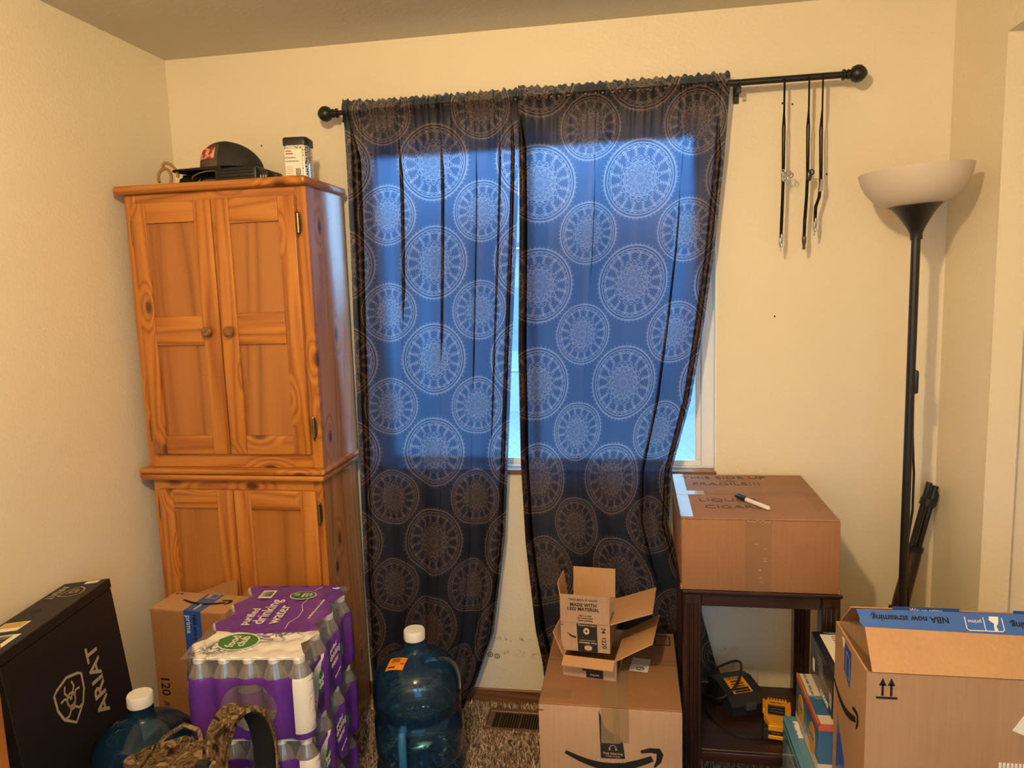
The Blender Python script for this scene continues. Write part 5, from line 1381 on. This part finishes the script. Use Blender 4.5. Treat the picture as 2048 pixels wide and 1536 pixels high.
def jug(loc, rot, label, level, sticker, R=.139):
    t = thing('water_jug', label, 'water jug', loc, rot, group='blue water jugs')
    prof = [(.0, .012), (.095, .010), (.118, .002), (.132, .008), (R, .03), (R, .085), (.130, .098), (.130, .112), (R, .126), (R, .235), (.131, .250), (.131, .264), (R, .280), (R+.001, .325), (R-.003, .362), (.124, .392), (.102, .416), (.074, .434), (.048, .444), (.036, .450), (.0335, .458), (.0315, .464), (.0315, .500)]
    inner = [(max(0, r-.0028), z+(.003 if i < 4 else -.0025)) for i, (r, z) in enumerate(prof[:-1])]+[(.0285, .500)]
    full = prof+inner[::-1]
    shell = obj('shell', g_lathe(prof, n=56), M['jug'], t, smooth=True, angle=60)
    if level:
        wpf = [(max(0, r-.0016), z) for r, z in inner if z < level-.004]; wpf.append((wpf[-1][0], level)); wpf.append((0, level))
        obj('water', g_lathe(wpf, n=48), M['water'], t, smooth=True, angle=50)
    obj('cap', g_lathe([(.0, .486), (.033, .486), (.0335, .490), (.0335, .512), (.031, .517), (.0, .517)], n=40), M['white_plastic'], t, smooth=True)
    hb = plain('blue_handle', (.02, .13, .30), .3, .5)
    y = -R
    obj('handle', [g_tube([(-.03, y+.012, .262), (-.03, y-.016, .258), (-.03, y-.026, .240), (-.03, y-.026, .150), (-.03, y-.018, .118), (-.03, y+.012, .105)], [.012, .0125, .013, .013, .0125, .012], 10)], hb, t, smooth=True)
    if sticker:
        st = plain('orange_sticker', (.75, .26, .02), .4)
        nrm = Vector((-.55, -.45, .75)).normalized(); U = Vector((.80, -.52, .0)).normalized(); U = (U-nrm*U.dot(nrm)).normalized(); Vv = nrm.cross(U)
        # bend the sticker to the shoulder
        def onprof(x, y_):
            r = math.hypot(x, y_); zz = np.interp(r, [.036, .048, .074, .102, .124, .136], [.450, .444, .434, .416, .392, .362]); return zz
        c = (-.052, -.055); gv = []; gf = []
        for j in range(5):
            for i in range(7):
                a_, b_ = -.03+.06*i/6, -.020+.040*j/4; an = -.35
                x = c[0]+a_*math.cos(an)-b_*math.sin(an); y2 = c[1]+a_*math.sin(an)+b_*math.cos(an); gv.append((x, y2, onprof(x, y2)+.0018))
        for j in range(4):
            for i in range(6): k = j*7+i; gf.append((k, k+1, k+8, k+7))
        s = obj('price_sticker', (gv, gf), st, t, smooth=True)
        an = -.35
        def pt(a_, b_, h=.0026):
            x = c[0]+a_*math.cos(an)-b_*math.sin(an); y2 = c[1]+a_*math.sin(an)+b_*math.cos(an); return (x, y2, onprof(x, y2)+h)
        g = []
        for k in range(7): g.append(([pt(-.018+k*.004, .002), pt(-.0162+k*.004, .002), pt(-.0162+k*.004, .016), pt(-.018+k*.004, .016)], [(0, 1, 2, 3)]))
        obj('barcode', g, M['ink'], s)
        obj('print_line', [([pt(-.024, -.014), pt(.0, -.014), pt(.0, -.010), pt(-.024, -.010)], [(0, 1, 2, 3)]), ([pt(.016, -.004), pt(.026, -.004), pt(.026, -.001), pt(.016, -.001)], [(0, 1, 2, 3)])], M['ink'], s)
    an = 1.9
    rl = plain('red_label', (.55, .12, .08), .5)
    gv = []; gf = []
    for j in range(4):
        for i in range(6):
            a_ = an+(i-2.5)*.12; r = .062+.014*j; gv.append((r*math.cos(a_), r*math.sin(a_), float(np.interp(r, [.048, .074, .102, .124], [.444, .434, .416, .392]))+.0018))
    for j in range(3):
        for i in range(5): k = j*6+i; gf.append((k, k+1, k+7, k+6))
    obj('round_label', (gv, gf), rl, t, smooth=True)
    return t
jug((.992, -.467, .0), math.radians(10), 'blue water jug with orange sticker on the carpet by the curtain', .30, True)
jug((.356, -.908, .0), math.radians(28), 'blue water jug with white cap standing before the boot box', 0, False, .134)

# ---------------------------------------------------------------- camouflage backpack
def m_camo():
    m, t, out = new_mat('camouflage_cloth'); co = objco(t)
    n1 = node(t, 'ShaderNodeTexNoise'); n1.inputs['Scale'].default_value = 24; n1.inputs['Detail'].default_value = 4; n1.inputs['Distortion'].default_value = 1.4; t.links.new(co, n1.inputs['Vector'])
    n2 = node(t, 'ShaderNodeTexNoise'); n2.inputs['Scale'].default_value = 42; n2.inputs['Detail'].default_value = 3; n2.inputs['Distortion'].default_value = 2; t.links.new(mapping(t, co, (1, 1, .35)), n2.inputs['Vector'])
    c = ramp(t, n1.outputs[0], [(.34, (.012, .008, .006)), (.43, (.07, .040, .020)), (.49, (.15, .095, .05)), (.55, (.05, .038, .018)), (.64, (.23, .155, .085))])
    f = E(t, n2.outputs[0]).step(.63, .68); c = mixc(t, f*.8, c, (.30, .215, .125))
    f2 = E(t, n2.outputs[0]).step(.40, .34); c = mixc(t, f2*.75, c, (.02, .013, .009))
    p = principled(t, out, c, .95, .05); return m
M['camo'] = m_camo()
def backpack():
    t = thing('backpack', 'camouflage backpack with black padded strap before the water packs', 'backpack', (.66, -1.17, 0))
    bm = bmesh.new(); bmesh.ops.create_cube(bm, size=1); bmesh.ops.subdivide_edges(bm, edges=bm.edges[:], cuts=13, use_grid_fill=True)
    rng = random.Random(9); from mathutils import noise as mn
    for v in bm.verts:
        p = v.co.copy()
        q = Vector((p.x*2, p.y*2, p.z*2)); L4 = (abs(q.x)**5+abs(q.y)**5+abs(q.z)**5)**(1/5)
        s = max(abs(q.x), abs(q.y), abs(q.z))/L4
        q = q*s
        x, y, z = q.x*.125, q.y*.105, .262+q.z*.262
        k = mn.noise(Vector((x*14, y*14, z*11)))*.020+mn.noise(Vector((x*37, y*37, z*30)))*.007
        w_ = .72+.28*min(1, (0.55-z)/.16) if z > .39 else 1
        v.co = Vector((-.03+x*w_*1.12+k, y*w_+k*.8, max(0, z+k*(1 if z > .04 else 0)-.012*(x/.12)**2*(1 if z > .4 else 0))))
    bm.verts.index_update(); g = ([tuple(v.co) for v in bm.verts], [tuple(v.index for v in f.verts) for f in bm.faces]); bm.free()
    obj('body', g, M['camo'], t, smooth=True, angle=80)
    # side pocket bulge and top flap
    obj('top_flap', g_slab([(-.13, -.05, .50), (-.02, -.085, .515), (.06, -.06, .515), (.07, .03, .528), (-.03, .06, .535), (-.12, .03, .515)], .012), M['camo'], t, smooth=True)
    # padded strap: an arch beside the bag
    pth = [(.075, -.01, .42), (.078, -.005, .50), (.083, .005, .56), (.092, .022, .605), (.110, .045, .630), (.130, .066, .622), (.142, .082, .59), (.148, .094, .53), (.146, .100, .45), (.138, .10, .36), (.125, .09, .27)]
    P = []
    for i in range(len(pth)-1):
        for k in range(3): P.append(Vector(pth[i]).lerp(Vector(pth[i+1]), k/3))
    P.append(Vector(pth[-1]))
    for _ in range(2): P = [P[0]]+[(P[i-1]+P[i]*2+P[i+1])/4 for i in range(1, len(P)-1)]+[P[-1]]
    wdir = Vector((.97, -.10, 0)).normalized()
    def ribbon(w2, off, th):
        v = []; f = []
        for i, p in enumerate(P):
            tg = (P[min(i+1, len(P)-1)]-P[max(i-1, 0)]).normalized(); nn = tg.cross(wdir).normalized()
            if nn.dot(Vector((.112, .045, .45))-p) > 0: nn = -nn
            for a_, b_ in ((-w2, off), (w2, off), (w2, off+th), (-w2, off+th)): v.append(tuple(p+wdir*a_+nn*b_))
        for i in range(len(P)-1):
            for k in range(4): f.append((i*4+k, i*4+(k+1) % 4, i*4+4+(k+1) % 4, i*4+4+k))
        f.append((0, 1, 2, 3)); f.append(tuple(len(v)-4+k for k in range(4))); return v, f
    st = obj('shoulder_strap', ribbon(.030, .002, .008), M['camo'], t, smooth=True)
    obj('padding', ribbon(.027, -.007, .009), M['black_cloth'], st, smooth=True)
    obj('strap_binding', [g_tube([tuple(p+wdir*s*.030) for p in P], .003, 6) for s in (1, -1)], M['camo'], st, smooth=True)
    tn = plain('khaki_cord', (.23, .165, .08), .7, .2)
    r = random.Random(6)
    for j in range(6):
        a0 = Vector((.056+.006*j, -.035-.006*j, .535)); q = []
        for k in range(9): q.append(tuple(a0+Vector((.008*math.sin(k*.9+j), -.012*math.cos(k*.7+j*.8)-.004*k, -.018*k))))
        obj('cord', g_tube(q, .0026, 6), tn, t, smooth=True)
    obj('cord_loop', g_tube([(.052+.012*math.cos(a), -.075-.004*math.sin(a), .487+.014*math.sin(a)) for a in [2*PI*k/16 for k in range(16)]], .0028, 6, True), tn, t, smooth=True)
    obj('cord_end', g_tube([(.078, -.030, .522), (.100, -.036, .553)], [.0035, .0045], 8), tn, t, smooth=True)
    obj('buckle', g_box(.052, .084, -.040, -.018, .505, .548, .006, 2), M['black_plastic'], t, smooth=True)
    obj('webbing', g_tube([(-.10, .02, .51), (-.08, .05, .545), (-.04, .07, .565), (.005, .06, .56), (.03, .03, .54)], .006, 6), M['camo'], t, smooth=True)
    obj('grab_tab', g_box(-.135, -.105, -.03, .0, .495, .535, .008, 2), M['camo'], t, smooth=True)
backpack()

# ---------------------------------------------------------------- wooden dresser edge at the far left
def dresser():
    t = thing('oak_dresser', 'honey wood dresser edge at the far left foreground', 'dresser', (.22, -1.62, 0))
    W = dict(world=True); x0, x1, y0, y1 = .015, .445, -1.85, -1.40
    wv = wood('oak_upright', 2, (.42, .17, .035), (.28, .09, .018), knots=0); wh = wood('oak_across', 0, (.42, .17, .035), (.28, .09, .018), knots=0)
    obj('side_panel', g_box(x1-.02, x1, y0, y1, 0, .90, .003), wv, t, **W); obj('side_panel', g_box(x0, x0+.02, y0, y1, 0, .90, .003), wv, t, **W)
    obj('back_panel', g_box(x0+.02, x1-.02, y1-.012, y1-.004, .05, .90), wv, t, **W); obj('top', g_box(x0-.005, x1+.012, y0-.012, y1+.004, .90, .922, .004), wh, t, **W)
    for k in range(3):
        d = obj('drawer', g_box(x0+.023, x1-.023, y0-.004, y0+.3, .06+k*.28, .325+k*.28, .003), wh, t, **W)
        obj('knob', g_tube([((x0+x1)/2, y0-.004, .19+k*.28), ((x0+x1)/2, y0-.03, .19+k*.28)], .012, 10), M['brass'], d, smooth=True, **W)
dresser()
